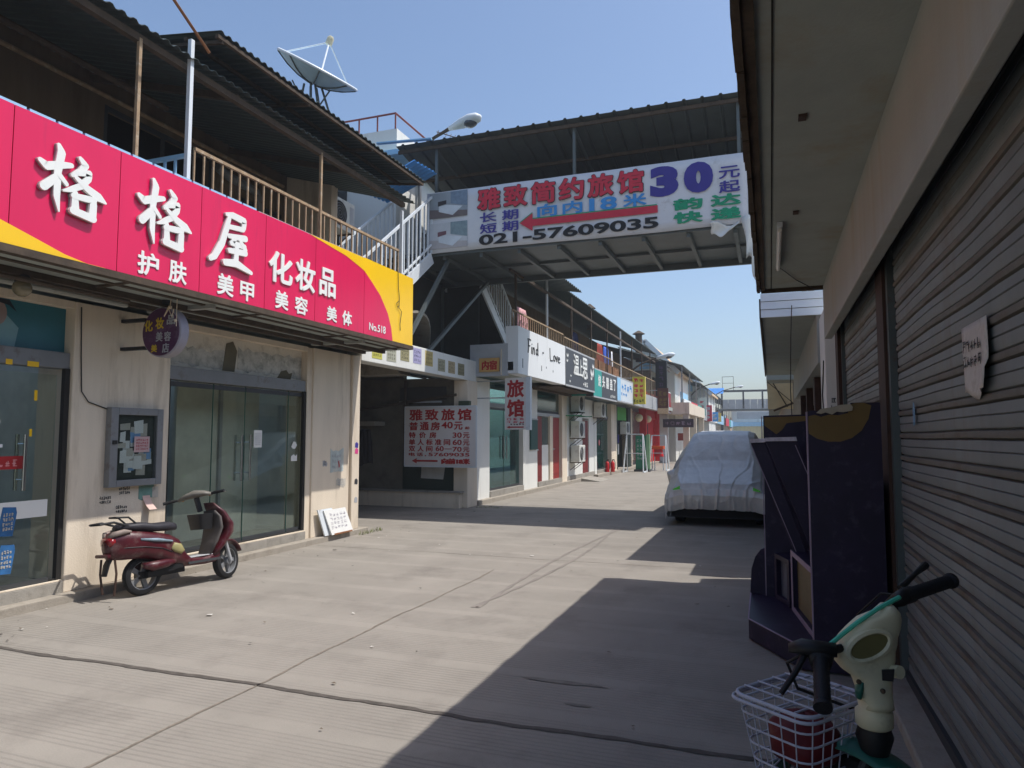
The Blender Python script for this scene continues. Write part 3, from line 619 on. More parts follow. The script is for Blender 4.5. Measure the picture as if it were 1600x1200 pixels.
setp(MB().prism([(0,0),(.03,.02),(.0,.12),(-.02,.1)], (-6.4965,9.68,1.1), RY, UZ, .003).build('red_tape', redprint2), 'short strip of red tape stuck on the right pillar', 'tape')
for z, m, lab in ((1.42,bluep,'blue sticker on the narrow pillar edge'),(1.32,mat('magenta_paper', S(206,60,130), .7),'magenta sticker on the narrow pillar edge'),(.82,dgrey,'dark stamped mark low on the narrow pillar edge'),(.52,lgrey,'grey stamped mark lowest on the narrow pillar edge')):
    setp(MB().prism([(0,0),(.09,-.01),(.1,.06),(.05,.09),(.01,.07)], (-6.459,10.08,z), RY, UZ, .002).build('sticker', m), lab, 'sticker')
# wire on the column
setp(MB().tube([(-6.49,5.10,2.9),(-6.49,5.12,2.4),(-6.488,5.14,2.05),(-6.488,5.22,1.95),(-6.49,5.46,1.88)], .006, 5).build('cable', black), 'thin black cable running down the column to the notice case', 'cable')
# ------------------------------------------------------------------ boards leaning on the pillar
def lean(y0, y1, h, xb, xt, z0, m, label, th=.02, off=0):
    t = thing('leaning_board', label, 'board', (xb, (y0+y1)/2, z0), 'boards leaning at the pillar foot')
    u = V((xt-xb, .0, h)).normalized(); L = math.hypot(xt-xb, h)
    MB().prism([(0,0),(y1-y0,0),(y1-y0-.12,L),(-.12,L)], (xb,y0,z0), RY, u, th).build('panel', m, t)
    return t, u
t, u = lean(9.18, 9.55, .40, -6.40, -6.46, .09, whitem, 'plain white board leaning on the right pillar, behind the written one')
t, u = lean(9.30, 9.88, .38, -6.355, -6.435, .09, paper, 'white board with faint handwriting leaning at the right pillar')
b = MB(); n = RY.cross(u); marks(b, V((-6.355,9.30,.09))+u*.08+n*.0205, RY, u, .45, .26, 5, 4, 9, t=.05, d=.0006); b.build('handwriting', mat('faint_ink', S(140,130,150), .8), t)
box('wood_strip', wood, t, -6.352, -6.335, 9.36, 9.86, .087, .112)

# ------------------------------------------------------------------ scooter
def scooter():
    loc = V((-6.0, 5.52, 0)); hd = math.atan2(1.1, .20)
    SC = thing('scooter', 'dusty maroon electric scooter parked at the kerb beside the column', 'scooter', loc)
    T = Matrix.Translation(loc) @ Matrix.Rotation(hd, 4, 'Z') @ Matrix.Rotation(math.radians(-6), 4, 'X') @ Matrix.Scale(.88, 4)
    mb = lambda: MB(T)
    r = .225
    def wheel(cx, TT, name, stn_=True):
        w = MB(TT); prof = []
        w.lathe((cx,-.05,r), (0,1,0), [(.16,.0),(.18,-.002),(.21,.012),(.225,.05),(.21,.088),(.18,.102),(.16,.1),(.16,.0)], 32, False)
        o = w.build(name, rubber, SC, smooth=True)
        q = MB(TT); q.lathe((cx,-.045,r), (0,1,0), [(.162,.0),(.15,.005),(.15,.085),(.162,.09)], 32, False).lathe((cx,-.06,r), (0,1,0), [(.05,0),(.055,.06),(.05,.12)], 16)
        for k in range(5):
            a = 2*PI*k/5; q.bar((cx+.04*math.cos(a),0,r+.04*math.sin(a)), (cx+.155*math.cos(a),0,r+.155*math.sin(a)), .035, .05)
        q.build('rim', greyfr, o); return o
    wheel(0, T, 'rear_wheel')
    Tf = T @ Matrix.Translation((1.13,0,0)) @ Matrix.Rotation(math.radians(16), 4, 'Z') @ Matrix.Translation((-1.13,0,0))
    wheel(1.13, Tf, 'front_wheel')
    # rear body
    S_ = [(-.42,.52,.66,.06,2.2),(-.38,.45,.74,.115,2.6),(-.24,.43,.77,.155,3),(-.05,.42,.74,.172,3),(.15,.36,.70,.175,3),(.30,.29,.66,.168,3),(.41,.27,.60,.15,3),(.48,.25,.44,.14,3),(.56,.245,.345,.14,4),(.75,.235,.33,.14,4),(.90,.24,.36,.13,4),(.98,.28,.44,.10,3)]
    body = mb().loft([((x,0,(a+c)/2),(0,h,0),(0,0,(c-a)/2),p) for x,a,c,h,p in S_], 28).build('body', maroon, SC, smooth='all')
    for s in (-1, 1):
        mb().loft([((-.1,s*.155,.64),(0,.022,0),(0,0,.012),2),((.1,s*.176,.61),(0,.022,0),(0,0,.022),2),((.28,s*.166,.575),(0,.022,0),(0,0,.012),2)], 10).build('side_trim', mat('pale_trim', S(130,150,162), .5, var=.3, scale=14) if 'pale_trim' not in MATS else MATS['pale_trim'], body, smooth='all')
        mb().loft([((.27,s*.158,.49),(0,.024,0),(0,0,.01),2.5),((.31,s*.166,.50),(0,.024,0),(0,0,.055),3),((.40,s*.156,.47),(0,.024,0),(0,0,.06),3),((.44,s*.145,.45),(0,.024,0),(0,0,.01),2.5)], 14).build('side_vent', mat('dull_yellow_plastic', S(150,142,96), .5) if 'dull_yellow_plastic' not in MATS else MATS['dull_yellow_plastic'], body, smooth='all')
        mb().loft([((-.05,s*.12,.34),(0,.05,0),(0,0,.03),2.4),((.05,s*.14,.32),(0,.06,0),(0,0,.055),2.4),((.22,s*.14,.33),(0,.05,0),(0,0,.05),2.4),((.34,s*.12,.34),(0,.03,0),(0,0,.03),2.4)], 14).build('swing_arm_cover', maroon, body, smooth='all')
        mb().tube([(x, s*(h+.004), z) for x, h, z in ((-.36,.10,.56),(-.24,.150,.565),(-.05,.168,.55),(.15,.172,.51),(.28,.166,.45))], .006, 5).build('panel_gap', black, body)
        mb().loft([((-.40,s*.05,.70),(0,.03,0),(0,0,.02),2.4),((-.37,s*.085,.725),(0,.045,0),(0,0,.03),2.6),((-.27,s*.125,.745),(0,.035,0),(0,0,.03),2.6),((-.20,s*.14,.74),(0,.02,0),(0,0,.012),2.4)], 12).build('tail_cover', mat('dusty_tail_plastic', S(138,124,116), .6, var=.3, scale=12) if 'dusty_tail_plastic' not in MATS else MATS['dusty_tail_plastic'], body, smooth='all')
        mb().box(.5,.95,s*.142-.006,s*.142+.006,.27,.30).build('floor_trim', dgrey, body)
    mb().box(.46,.92,-.115,.115,.338,.352).build('footboard', lgrey, SC, bevel=.006)
    mb().loft([((-.42,0,.64),(0,.07,0),(0,0,.03),3),((-.405,0,.64),(0,.11,0),(0,0,.055),3),((-.36,0,.64),(0,.12,0),(0,0,.06),3)], 14).build('tail_light', mat('tail_lens', S(130,20,24), .15, coat=.8), SC, smooth='all')
    # seat
    mb().loft([((-.30,0,.785),(0,.06,0),(0,0,.02),2.6),((-.25,0,.795),(0,.12,0),(0,0,.04),2.8),((-.05,0,.785),(0,.14,0),(0,0,.05),2.8),((.12,0,.755),(0,.135,0),(0,0,.05),2.8),((.30,0,.75),(0,.13,0),(0,0,.055),2.8),((.40,0,.735),(0,.09,0),(0,0,.045),2.8),((.44,0,.72),(0,.03,0),(0,0,.02),2.4)], 20).build('seat', mat('seat_vinyl', S(48,46,52), .55, var=.15, bump=.15), SC, smooth='all')
    g = mb()
    g.tube([(-.2,.11,.80),(-.38,.12,.86),(-.52,.1,.85),(-.56,0,.85),(-.52,-.1,.85),(-.38,-.12,.86),(-.2,-.11,.80)], .013, 8)
    g.tube([(-.1,.1,.81),(-.2,.1,.9),(-.32,.07,.91),(-.34,0,.91),(-.32,-.07,.91),(-.2,-.1,.9),(-.1,-.1,.81)], .011, 8); g.build('grab_rail', black, SC, smooth=True)
    # rear mudguard and straps, stand
    mb().loft([((-.34,0,.50),(.02,0,0),(0,.05,0),3),((-.40,0,.40),(.014,0,0),(0,.06,0),3),((-.43,0,.28),(.01,0,0),(0,.05,0),3)], 12).build('mud_flap', black, SC, smooth=True)
    mb().tube([(-.40,.1,.46),(-.41,.11,.3),(-.4,.09,.08)], .012, 6).tube([(-.36,-.09,.46),(-.35,-.1,.3),(-.37,-.08,.06)], .012, 6).build('strap', brown, SC)
    mb().tube([(-.44,.12,.5),(-.44,-.12,.5)], .02).build('reflector_bar', maroon, SC)
    mb().bar((.35,.12,.22),(.28,.28,.01),.022).build('side_stand', dgrey, SC)
    mb().box(-.05,.5,-.07,.07,.19,.27).bar((-.0,.1,.225),(.45,.09,.28),.05,.06).bar((0,-.1,.225),(.45,-.09,.28),.05,.06).build('chassis', black, SC)
    # leg shield
    ap = mb().loft([((.87,0,.31),(.05,0,0),(0,.13,0),3),((.97,0,.43),(.055,0,0),(0,.17,0),3),((1.08,0,.59),(.06,0,0),(0,.21,0),3),((1.09,0,.70),(.06,0,0),(0,.21,0),2.8),((1.01,0,.86),(.05,0,0),(0,.17,0),2.6),((.91,0,.98),(.03,0,0),(0,.09,0),2.4)], 24).build('leg_shield', maroon, SC, smooth='all')
    mb().loft([((.83,0,.35),(.03,0,0),(0,.12,0),3),((.91,0,.5),(.03,0,0),(0,.155,0),3),((.965,0,.66),(.03,0,0),(0,.185,0),3),((.955,0,.8),(.03,0,0),(0,.17,0),3),((.92,0,.88),(.02,0,0),(0,.11,0),2.6)], 20).build('inner_shield', mat('dusty_inner_plastic', S(82,77,74), .6, var=.2, scale=7), SC, smooth='all')
    mb().loft([((.79,0,.66),(.085,0,0),(0,.125,0),5),((.78,0,.85),(.105,0,0),(0,.15,0),5)], 16).build('glove_box', black, SC, smooth=True)
    mb().loft([((1.06,0,.60),(.02,0,0),(0,.12,0),3),((1.16,0,.585),(.05,0,0),(0,.1,0),3),((1.2,0,.56),(.02,0,0),(0,.05,0),2.5)], 16).build('front_nose', maroon, SC, smooth='all')
    MB(Tf).loft([((1.13+.26*math.cos(a),0,r+.26*math.sin(a)),(0,.07,0),(.018*math.cos(a),0,.018*math.sin(a)),3) for a in [PI*.12+PI*.62*i/8 for i in range(9)]], 10).build('front_mudguard', maroon, SC, smooth='all')
    f = MB(Tf)
    for s in (-1, 1): f.tube([(1.13,s*.075,r),(1.03,s*.075,.5)], .022, 8)
    f.build('fork', lgrey, SC, smooth=True)
    # steering head, turned to the left
    Th = T @ Matrix.Translation((.92,0,0)) @ Matrix.Rotation(math.radians(38), 4, 'Z') @ Matrix.Rotation(math.radians(-8), 4, 'X') @ Matrix.Translation((-.92,0,.03))
    MB(Th).tube([(.95,0,.86),(.90,0,1.03)], .035, 10).build('steering_column', dgrey, SC, smooth=True)
    MB(Th).loft([((.86,-.20,1.045),(.05,0,0),(0,0,.02),2.4),((.87,-.12,1.07),(.085,0,0),(0,0,.035),2.4),((.885,0,1.085),(.11,0,0),(0,0,.05),2.4),((.87,.12,1.07),(.085,0,0),(0,0,.035),2.4),((.86,.20,1.045),(.05,0,0),(0,0,.02),2.4)], 18).build('headset_cover', mat('dusty_grey_plastic', S(112,108,100), .5, var=.15, scale=8), SC, smooth='all')
    MB(Th).box(.80,.86,-.06,.06,1.085,1.11).build('instrument_panel', black, SC, bevel=.01)
    for s in (-1, 1):
        MB(Th).tube([(.86,s*.18,1.045),(.83,s*.24,1.05)], .016).tube([(.83,s*.24,1.05),(.79,s*.37,1.045)], .02, 10).build('grip', rubber, SC, smooth=True)
        MB(Th).tube([(.87,s*.2,1.05),(.9,s*.26,1.05),(.87,s*.38,1.035)], .008).build('brake_lever', stain, SC, smooth=True)
        MB(Th).ball((.9,s*.165,1.045),.022,10).build('indicator', mat('amber_lens', S(220,140,30), .2, coat=.6) if 'amber_lens' not in MATS else MATS['amber_lens'], SC, smooth='all')
    MB(Th).ball((.985,0,1.06),.05,12,(.6,1.3,.8)).build('headlight', mat('headlight_lens', S(190,200,206), .12, coat=.8), SC, smooth='all')
scooter()

# ------------------------------------------------------------------ passage between the two buildings
PS = thing('passage_building', 'dark roofed passage with a white stickered beam between the buildings', 'passage', (-7, 12.5, 0))
MB().box(-6.75,-6.45,10.23,15.18,2.88,3.36).build('header_beam', white, PS, bevel=.01)
column(14.62, 15.18, x=-6.42, z0=0, z1=2.878, m=cream, p=PS, dep=.35)
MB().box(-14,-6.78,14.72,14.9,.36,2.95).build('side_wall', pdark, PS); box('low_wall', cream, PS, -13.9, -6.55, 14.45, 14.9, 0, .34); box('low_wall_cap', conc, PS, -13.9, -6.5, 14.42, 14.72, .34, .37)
box('dark_panel', dgreen, PS, -8.1, -6.8, 14.68, 14.72, .38, 1.3)
for x0, x1, z0, z1 in ((-7.62,-7.0,.62,.98), (-6.75,-6.5,.66,.92)):
    MB().prism([(0,.02),(x1-x0-.05,0),(x1-x0,z1-z0-.05),((x1-x0)*.5,z1-z0-.02),(.02,z1-z0)], (x0,14.675,z0), RX, UZ, .004).build('torn_sheet', mat('grey_sheet', S(190,190,186), .85) if 'grey_sheet' not in MATS else MATS['grey_sheet'], PS)
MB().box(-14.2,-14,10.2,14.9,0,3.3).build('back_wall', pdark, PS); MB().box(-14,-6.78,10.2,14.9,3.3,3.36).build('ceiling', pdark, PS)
boxes('passage_shelf', plaster, PS, [(-13.8,-9.0,10.25,10.9,2.0,2.1), (-13.8,-8.6,14.2,14.7,1.85,1.95), (-10.3,-9.5,13.6,14.7,0,1.8)])
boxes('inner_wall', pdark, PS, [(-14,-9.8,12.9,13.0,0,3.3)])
MB().bar((-9.6,14.62,2.2),(-6.7,14.62,2.55),.06).bar((-8,14.6,1.0),(-8,14.6,2.9),.06).build('pipe', rustd, PS)
box('small_window', dgrey, PS, -8.2, -7.0, 14.69, 14.72, 2.45, 2.75); box('wall_strip', whitem, PS, -8.2, -7.1, 14.64, 14.69, 2.38, 2.42)
MB().prism([(0,0),(1.1,0),(.75,.42),(.35,.42)], (-8.2,13.2,2.88), RX, UZ, .5).build('hood', plaster, PS)
boxes('electric_box', mat('box_green', S(70,84,66), .7), PS, [(-6.6,-6.34,14.5,14.62,2.2,2.4)])
# curved sheet and dark sheds over the passage
b = MB().grid(lambda u, v: V((-9.2+1.9*v+.6*math.sin(PI*u), 11.2+3.2*u, 3.4+.75*math.sin(PI*u*.9+.1))), 14, 3); b.build('curved_awning', plaster, PS, solid=.05)
MB().box(-9.6,-9.5,10.2,18.6,3.3,7.4).build('upper_wall', mat('dark_sheet_wall', S(48,50,46), .9, var=.2), PS)
boxes('upper_slab', rustd, PS, [(-9.5,-8.4,10.2,15.1,3.36,3.5)])
# stickers on the header
cols_ = [('yellow', S(190,186,90)), ('grey', S(168,168,150)), ('olive', S(150,144,110)), ('lilac', S(164,160,196)), ('ochre', S(186,168,110)), ('grey', S(160,156,130)), ('tan', S(170,154,120)), ('olive', S(140,134,104))]
for i, (nm, c_) in enumerate(cols_):
    y = 10.55+i*.50+(.08 if i > 4 else 0); z = 2.96 if i in (0, 1, 5, 6, 7) else 3.02; h = .26 if i not in (3, 4) else .30
    t = thing('sticker', ['yellow advert sticker at the shop end of the passage beam', 'grey sticker next to the yellow one on the passage beam', 'faded olive sticker left of the lilac one on the beam', 'lilac advert sticker on the passage beam', 'ochre advert sticker right of the lilac one', 'pale grey sticker right of the ochre one on the beam', 'tan sticker second from the far end of the beam', 'dull olive sticker nearest the hotel end of the beam'][i], 'sticker', (-6.45, y, z), 'advert stickers on the passage beam')
    m = mat('sticker_paper', c_, .8, var=.1)
    MB().box(-6.4495,-6.446,y,y+.34,z,z+h).build('sheet', m, t); b = MB(); marks(b, (-6.4458,y+.03,z+.03), RY, UZ, .28, h-.06, 4, 3, i+20, d=.001); b.build('print', mat('sticker_ink', tuple(k*.5 for k in c_), .8), t)
# clothes and bags hanging in the passage
def cloth(label, cat, x, y, z, w, h, m, seed, along='x', group=None, name='hanging_clothes'):
    R = random.Random(seed); ph = R.uniform(0, 6); d = V((1,0,0)) if along == 'x' else V((0,1,0)); n = V((0,-1,0)) if along == 'x' else V((1,0,0))
    ks = R.uniform(2.5, 4)
    def fn(u, v):
        ww = w*(.75+.25*min(1, v*3))*(1-.12*math.sin(3*v+ph)); return V((x,y,z))+d*((u-.5)*ww)+UZ*(-h*v*(1+.06*math.sin(5*u+ph)))+n*(.035*math.sin(2*PI*ks*u+ph+v)*(0.3+v))
    o = MB().grid(fn, 18, 12).build(name, m, None, smooth='all', solid=.008); return setp(o, label, cat, group)
cloth('black jacket hanging in the dark passage', 'jacket', -8.1, 13.0, 1.75, .42, .75, cloth_k, 1)
cloth('white shirt hanging in the passage left of the black jacket', 'shirt', -8.65, 13.1, 1.6, .4, .7, cloth_w, 2)
# lodging price board
LB = thing('price_board', 'white lodging price board with red characters at the passage', 'price board', (-7, 14.4, .93))
MB().box(-7.88,-6.13,14.38,14.42,.93,2.27).build('panel', mat('board_white', S(214,210,208), .6, var=.04, scale=3), LB)
MB().bar((-7.9,14.4,.93),(-6.11,14.4,.93),.04).bar((-7.9,14.4,2.27),(-6.11,14.4,2.27),.04).bar((-7.89,14.4,.93),(-7.89,14.4,2.27),.035).bar((-6.12,14.4,.93),(-6.12,14.4,2.27),.035).build('frame', whitem, LB)
def bt(s, x0, x1, z0, z1, bo=.03, m=redprint2): text(s, m, LB, (x0,14.3795,z0), RX, UZ, x1-x0, z1-z0, bold=bo, depth=.006)
for k, ch in enumerate('雅致旅馆'): bt(ch, -7.78+k*.405, -7.44+k*.405, 1.96, 2.22, .035)
for k, ch in enumerate('普通房'): bt(ch, -7.78+k*.275, -7.55+k*.275, 1.74, 1.93)
bt('40', -6.96, -6.68, 1.78, 1.93, .02); bt('元', -6.65, -6.44, 1.75, 1.93); bt('起', -6.38, -6.27, 1.76, 1.82, .02)
for k, ch in enumerate('特价房'): bt(ch, -7.78+k*.26, -7.61+k*.26, 1.565, 1.70, .025)
bt('30', -6.68, -6.46, 1.57, 1.69, .02); bt('元', -6.43, -6.27, 1.56, 1.69, .025)
for k, ch in enumerate('单人标准间'): bt(ch, -7.78+k*.22, -7.62+k*.22, 1.405, 1.54, .025)
bt('60', -6.68, -6.46, 1.41, 1.53, .02); bt('元', -6.43, -6.27, 1.40, 1.53, .025)
for k, ch in enumerate('双人间'): bt(ch, -7.78+k*.22, -7.62+k*.22, 1.26, 1.385, .025)
bt('60', -7.1, -6.9, 1.27, 1.385, .02); MB().box(-6.88,-6.7,14.373,14.379,1.315,1.33).build('dash', redprint2, LB); bt('70', -6.68, -6.46, 1.26, 1.37, .02); bt('元', -6.43, -6.27, 1.255, 1.37, .025)
for k, ch in enumerate('电话'): bt(ch, -7.78+k*.2, -7.62+k*.2, 1.155, 1.235, .025)
bt('57609035', -7.28, -6.27, 1.155, 1.235, .02); MB().box(-7.37,-7.34,14.373,14.379,1.155,1.18).build('dot', redprint2, LB)
MB().prism([(0,.05),(.12,.11),(.12,.07),(.65,.07),(.65,.03),(.12,.03),(.12,-.01)], (-7.7,14.379,1.0), RX, UZ, .006).build('arrow', redprint2, LB)
bt('向前18米', -6.96, -6.25, .985, 1.11, .03)

# ------------------------------------------------------------------ footbridge
FB = thing('footbridge', 'roofed steel footbridge crossing the street with a white banner', 'footbridge', (-3.3, 14.9, 5.5))
XL, XR = -7.9, 1.7  # right end lengthened out of view to block a sun slit on the car
MB().box(XL,XR,13.5,16.2,5.52,5.58).build('deck', steel, FB)
bars('edge_beam', steel, FB, [((XL,13.54,5.54),(XR,13.54,5.54),.06,.1), ((XL,16.15,5.46),(XR,16.15,5.46),.08,.14)])
for i in range(10): MB().bar((XL+.5+i*.86,13.59,5.46),(XL+.5+i*.86,16.11,5.46),.07,.1).build('cross_beam', steel, FB)
MB().bar((XL,14.9,5.49),(XR,14.9,5.49),.06,.05).build('stringer_beam', steel, FB)
corr((XL+.3,13.3,7.98), (XR+.1-XL-.3,0,0), (0,3.1,-.62), 28, .035, rib=True).build('roof', roofd, FB, solid=.004)
corr((XL+.3,16.22,5.6), (XR-XL-.3,0,0), (0,0,1.9), 28, .03, rib=True).build('rear_cladding', roofd, FB, solid=.004)
for y, z in ((13.42,7.9), (14.6,7.66), (16.1,7.36)): MB().bar((XL+.3,y,z-.02),(XR,y,z-.02),.05,.07).build('purlin', rustd, FB)
for x in (-6.7, -3.6, -.42): 
    MB().bar((x,13.52,5.58),(x,13.52,7.86),.06).build('post', steel, FB); MB().bar((x,16.14,5.58),(x,16.14,7.3),.06).build('post', steel, FB); MB().bar((x,13.5,7.87),(x,16.2,7.33),.05).build('rafter', steel, FB)
for z in (6.1, 6.85): MB().bar((XL+1,13.56,z),(XR,13.55,z),.035).build('guard_rail', steel, FB)
bars('brace', steel, FB, [((-6.5,16.0,5.42),(-6.6,13.0,3.37),.07), ((-6.5,13.7,5.42),(-6.6,12.0,3.37),.07), ((-7.8,13.6,5.42),(-7.8,13.6,3.51),.08), ((-7.8,16.1,5.39),(-7.8,16.1,3.51),.08)])
bars('end_post', steel, FB, [((.75,13.6,3.4),(.75,13.6,5.44),.1), ((.75,16.1,3.4),(.75,16.1,5.39),.1)])
# stairs at the left end
darksheet = mat('dark_steel_sheet', S(44,48,46), .8, var=.25, scale=3)
box('shade_sheet', darksheet, FB, -9.4, -6.84, 16.24, 16.27, 3.4, 5.45); box('shade_sheet', darksheet, FB, -7.84, -7.81, 13.5, 16.2, 3.5, 5.45)  # dark sheets added to deepen the shade under bridge and stairs
def stairs(label, y0, y1):
    t = thing('staircase', label, 'stairs', (-7.3, y1, 3.4), 'bridge stairs'); z0, z1 = 5.54, 3.4
    for x in (-6.78, -7.75):
        MB().bar((x,y0,z0-.1),(x,y1,z1-.05),.05,.24).build('stringer', whitem, t)
        MB().bar((x,y0,z0+1.25),(x,y1,z1+1.2),.045).build('handrail', whitem, t); MB().bar((x,y0,z0+.2),(x,y1,z1+.15),.035).build('lower_rail', whitem, t)
        for i in range(18):
            f = i/17; y = y0+(y1-y0)*f; z = z0+(z1-z0)*f; MB().bar((x,y,z+.0),(x,y,z+1.23),.026 if i % 6 else .04).build('baluster', whitem, t)
    for i in range(10):
        f = (i+.5)/10; y = y0+(y1-y0)*f; z = z0+(z1-z0)*f; MB().box(-7.72,-6.81,y-.13,y+.13,z-.02,z+.01).build('tread', steel, t)
    MB().quad((-7.73,y0,z0-.2),(-6.80,y0,z0-.2),(-6.80,y1,z1-.15),(-7.73,y1,z1-.15)).build('soffit_plate', darksheet, t, solid=.01)
stairs('white railed stairs from the bridge down to the near balcony', 13.45, 10.5)
stairs('white railed stairs from the bridge down to the far balcony', 16.25, 19.2)
# the banner
BN = thing('banner', 'white lodging banner with red and blue characters hung on the footbridge', 'banner', (-3.6, 13.44, 6.2))
b = MB().grid(lambda u, v: V((-6.9+6.62*u, 13.455-.012*math.sin(9*u+2*v)*math.sin(PI*v)-.006*math.sin(31*u+5*v), 5.53+1.345*v+.012*math.sin(7*u)*(1-v))), 60, 8); b.build('sheet', banner_m, BN, smooth='all', solid=.004)
YB = 13.428
def nt(s, x0, x1, z0, z1, m, bo=.02, lift=0, d=.004): text(s, m, BN, (x0,YB-lift,z0), RX, UZ, x1-x0, z1-z0, bold=bo, depth=d)
for k, ch in enumerate('雅致简约旅馆'):
    x0 = -5.70+k*.598; nt(ch, x0-.015, x0+.535, 6.335, 6.825, blackprint, .062); nt(ch, x0, x0+.52, 6.35, 6.81, redprint, .042, .006)
nt('3', -2.07, -1.53, 6.2, 6.80, bluep, .075); nt('0', -1.43, -.89, 6.2, 6.80, bluep, .075)
nt('元', -.79, -.41, 6.41, 6.64, bluep, .02); nt('起', -.79, -.41, 6.14, 6.37, bluep, .02)
for k, (s, z0) in enumerate((('长',6.09),('短',5.85))):
    nt(s, -5.64, -5.26, z0, z0+.21, bluep, .02); nt('期', -5.14, -4.78, z0, z0+.21, bluep, .02)
for s, x0, x1 in (('向',-4.37,-3.95),('内',-3.83,-3.42),('18',-3.28,-2.72),('米',-2.60,-2.14)): nt(s, x0, x1, 6.07, 6.33, bluel, .03)
MB().prism([(0,.185),(.28,.37),(.28,.245),(2.82,.245),(2.82,.10),(.28,.10),(.28,0)], (-4.75,YB,5.80), RX, UZ, .004).build('arrow', redprint, BN)
MB().prism([(0,.2),(.29,.395),(.29,.27),(2.82,.27),(2.82,.20),(.2,.20)], (-4.765,YB+.003,5.80), RX, UZ, .004).build('arrow_edge', greenprint, BN)
nt('021-57609035', -5.66, -1.92, 5.60, 5.83, blackprint, .03)
for s, x0, z0 in (('韵',-1.64,5.895),('达',-.95,5.895),('快',-1.64,5.635),('递',-.95,5.635)): nt(s, x0, x0+.55, z0, z0+.225, greenprint, .05)
for k, z0 in enumerate((6.29, 5.62)):
    ph = MB().box(-6.82,-5.93,YB-.002,YB+.004,z0,z0+.56).build('photo', mat('photo_wall', (S(150,160,168), S(196,200,204))[k], .5, var=.15, scale=2), BN)
    MB().prism([(0,0),(.89,0),(.89,.12),(0,.2)], (-6.82,YB-.0025,z0), RX, UZ, .002).build('photo_floor', mat('photo_floor', (S(110,100,100), S(180,176,176))[k], .5), ph)
    MB().prism([(.5,.56),(.89,.56),(.89,.22),(.5,.3)], (-6.82,YB-.0025,z0), RX, UZ, .002).build('photo_curtain', mat('photo_curtain', (S(120,140,160), S(130,150,156))[k], .5, var=.2, scale=14), ph)
    MB().prism([(.22,.14),(.55,.04),(.78,.22),(.42,.28),(.22,.26)], (-6.82,YB-.005,z0), RX, UZ, .002).build('photo_bed', mat('photo_bed', S(208,216,222), .5), ph)
    MB().prism([(.2,.26),(.4,.3),(.4,.38),(.2,.36)], (-6.82,YB-.0075,z0), RX, UZ, .002).build('photo_headboard', mat('photo_headboard', (S(60,56,60), S(120,84,92))[k], .5), ph)
# torn scraps at the bridge end
def scrap(label, p, w, h, seed):
    R = random.Random(seed); a = R.uniform(0, 6)
    o = MB().grid(lambda u, v: V(p)+V(((u-.5)*w*(1-.5*v)+.1*w*math.sin(4*v+a), -.05*math.sin(5*u+3*v+a), -h*v+.05*math.sin(6*u+a))), 8, 8).build('torn_sheeting', white, None, smooth='all', solid=.004); setp(o, label, 'torn sheeting', 'torn white sheeting at the bridge end')
scrap('torn white sheeting under the right corner of the banner', (-.75,13.42,5.56), .55, .22, 1)
scrap('torn white strip dangling beside the eave edge', (-.25,13.40,5.62), .3, .75, 2)
scrap('torn white rag lowest below the bridge corner', (-.16,13.3,4.95), .2, .5, 3)
# ------------------------------------------------------------------ far left shop row
B2 = thing('shop_row_building', 'long two storey shop row beyond the passage with a dark upper gallery', 'building', (-7, 27, 0))
def pier(y0, y1, m=white, z1=3.0, x=-6.5, dep=.4): box('pier', m, B2, x-dep, x, y0, y1, .1, z1, bevel=.01)
pier(15.2, 16.15); pier(18.66, 19.94); pier(22.45, 23.05, cream, x=-6.46); pier(27.15, 27.55); pier(30.05, 31.15, cream, x=-6.44); pier(34.65, 35.3, cream); pier(38.3, 38.6, redp, 4.1, x=-6.3); pier(42.9, 43.2, redp, 4.1, x=-6.3)
boxes('wall', white, B2, [(-6.9,-6.52,23.05,25.35,.1,3.0), (-6.9,-6.52,26.35,27.15,.1,3.0), (-6.9,-6.52,25.35,26.35,2.28,3.0), (-6.9,-6.52,19.94,22.45,3.08,3.12)])
box('cream_quoin', cream, B2, -6.9, -6.515, 21.25, 21.58, .1, 2.25)
MB().box(-8.2,-5.52,15.15,43.3,3.12,3.32).build('balcony_slab', soffm, B2)
boxes('upper_wall', upw, B2, [(-8.1,-7.9,15.2,43.3,5.3,6.2)]+[(-8.1,-7.9,16.2+i*2.9,17.6+i*2.9,3.3,5.3) for i in range(10)])
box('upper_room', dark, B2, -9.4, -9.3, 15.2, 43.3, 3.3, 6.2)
for i in range(9): box('upper_door', dgrey, B2, -8.06, -8.0, 17.65+i*2.9, 18.5+i*2.9, 3.32, 5.25)
corr((-5.55,15.3,5.92), (0,21.9,0), (-4.2,0,1.2), 105, .02, 6).build('roof', roofd, B2, solid=.004)
corr((-5.6,37.4,5.75), (0,6.2,0), (-4.2,0,1.2), 28, .02, 6).build('roof', roofd, B2, solid=.004)
corr((-5.0,17.0,5.75), (0,2.5,0), (-1.2,0,.2), 12, .02).build('canopy_roof', roofd, B2, solid=.004)
MB().bar((-5.62,15.2,5.5),(-5.62,43,5.5),.07).build('eave_beam', rustd, B2)
for i in range(11): MB().bar((-5.62,15.6+i*2.5,3.32),(-5.62,15.6+i*2.5,5.85),.05).build('roof_post', whitem if i in (1, 5) else rustd, B2)
railing('rusty slatted railing above the white cafe sign', -5.6, 15.3, 19.6, 3.32, 4.56, .16, rust)
railing('rusty brown railing behind the dark butterfly sign', -5.6, 19.7, 26.2, 3.32, 4.5, .2, rust)
railing('far rusty railing above the pale clinic sign', -5.6, 26.3, 37.2, 3.32, 4.45, .26, rust)
for i in range(4): box('balcony_board', wood, B2, -5.7, -5.66, 23.2+i*1.2, 24.25+i*1.2, 3.4, 4.3)
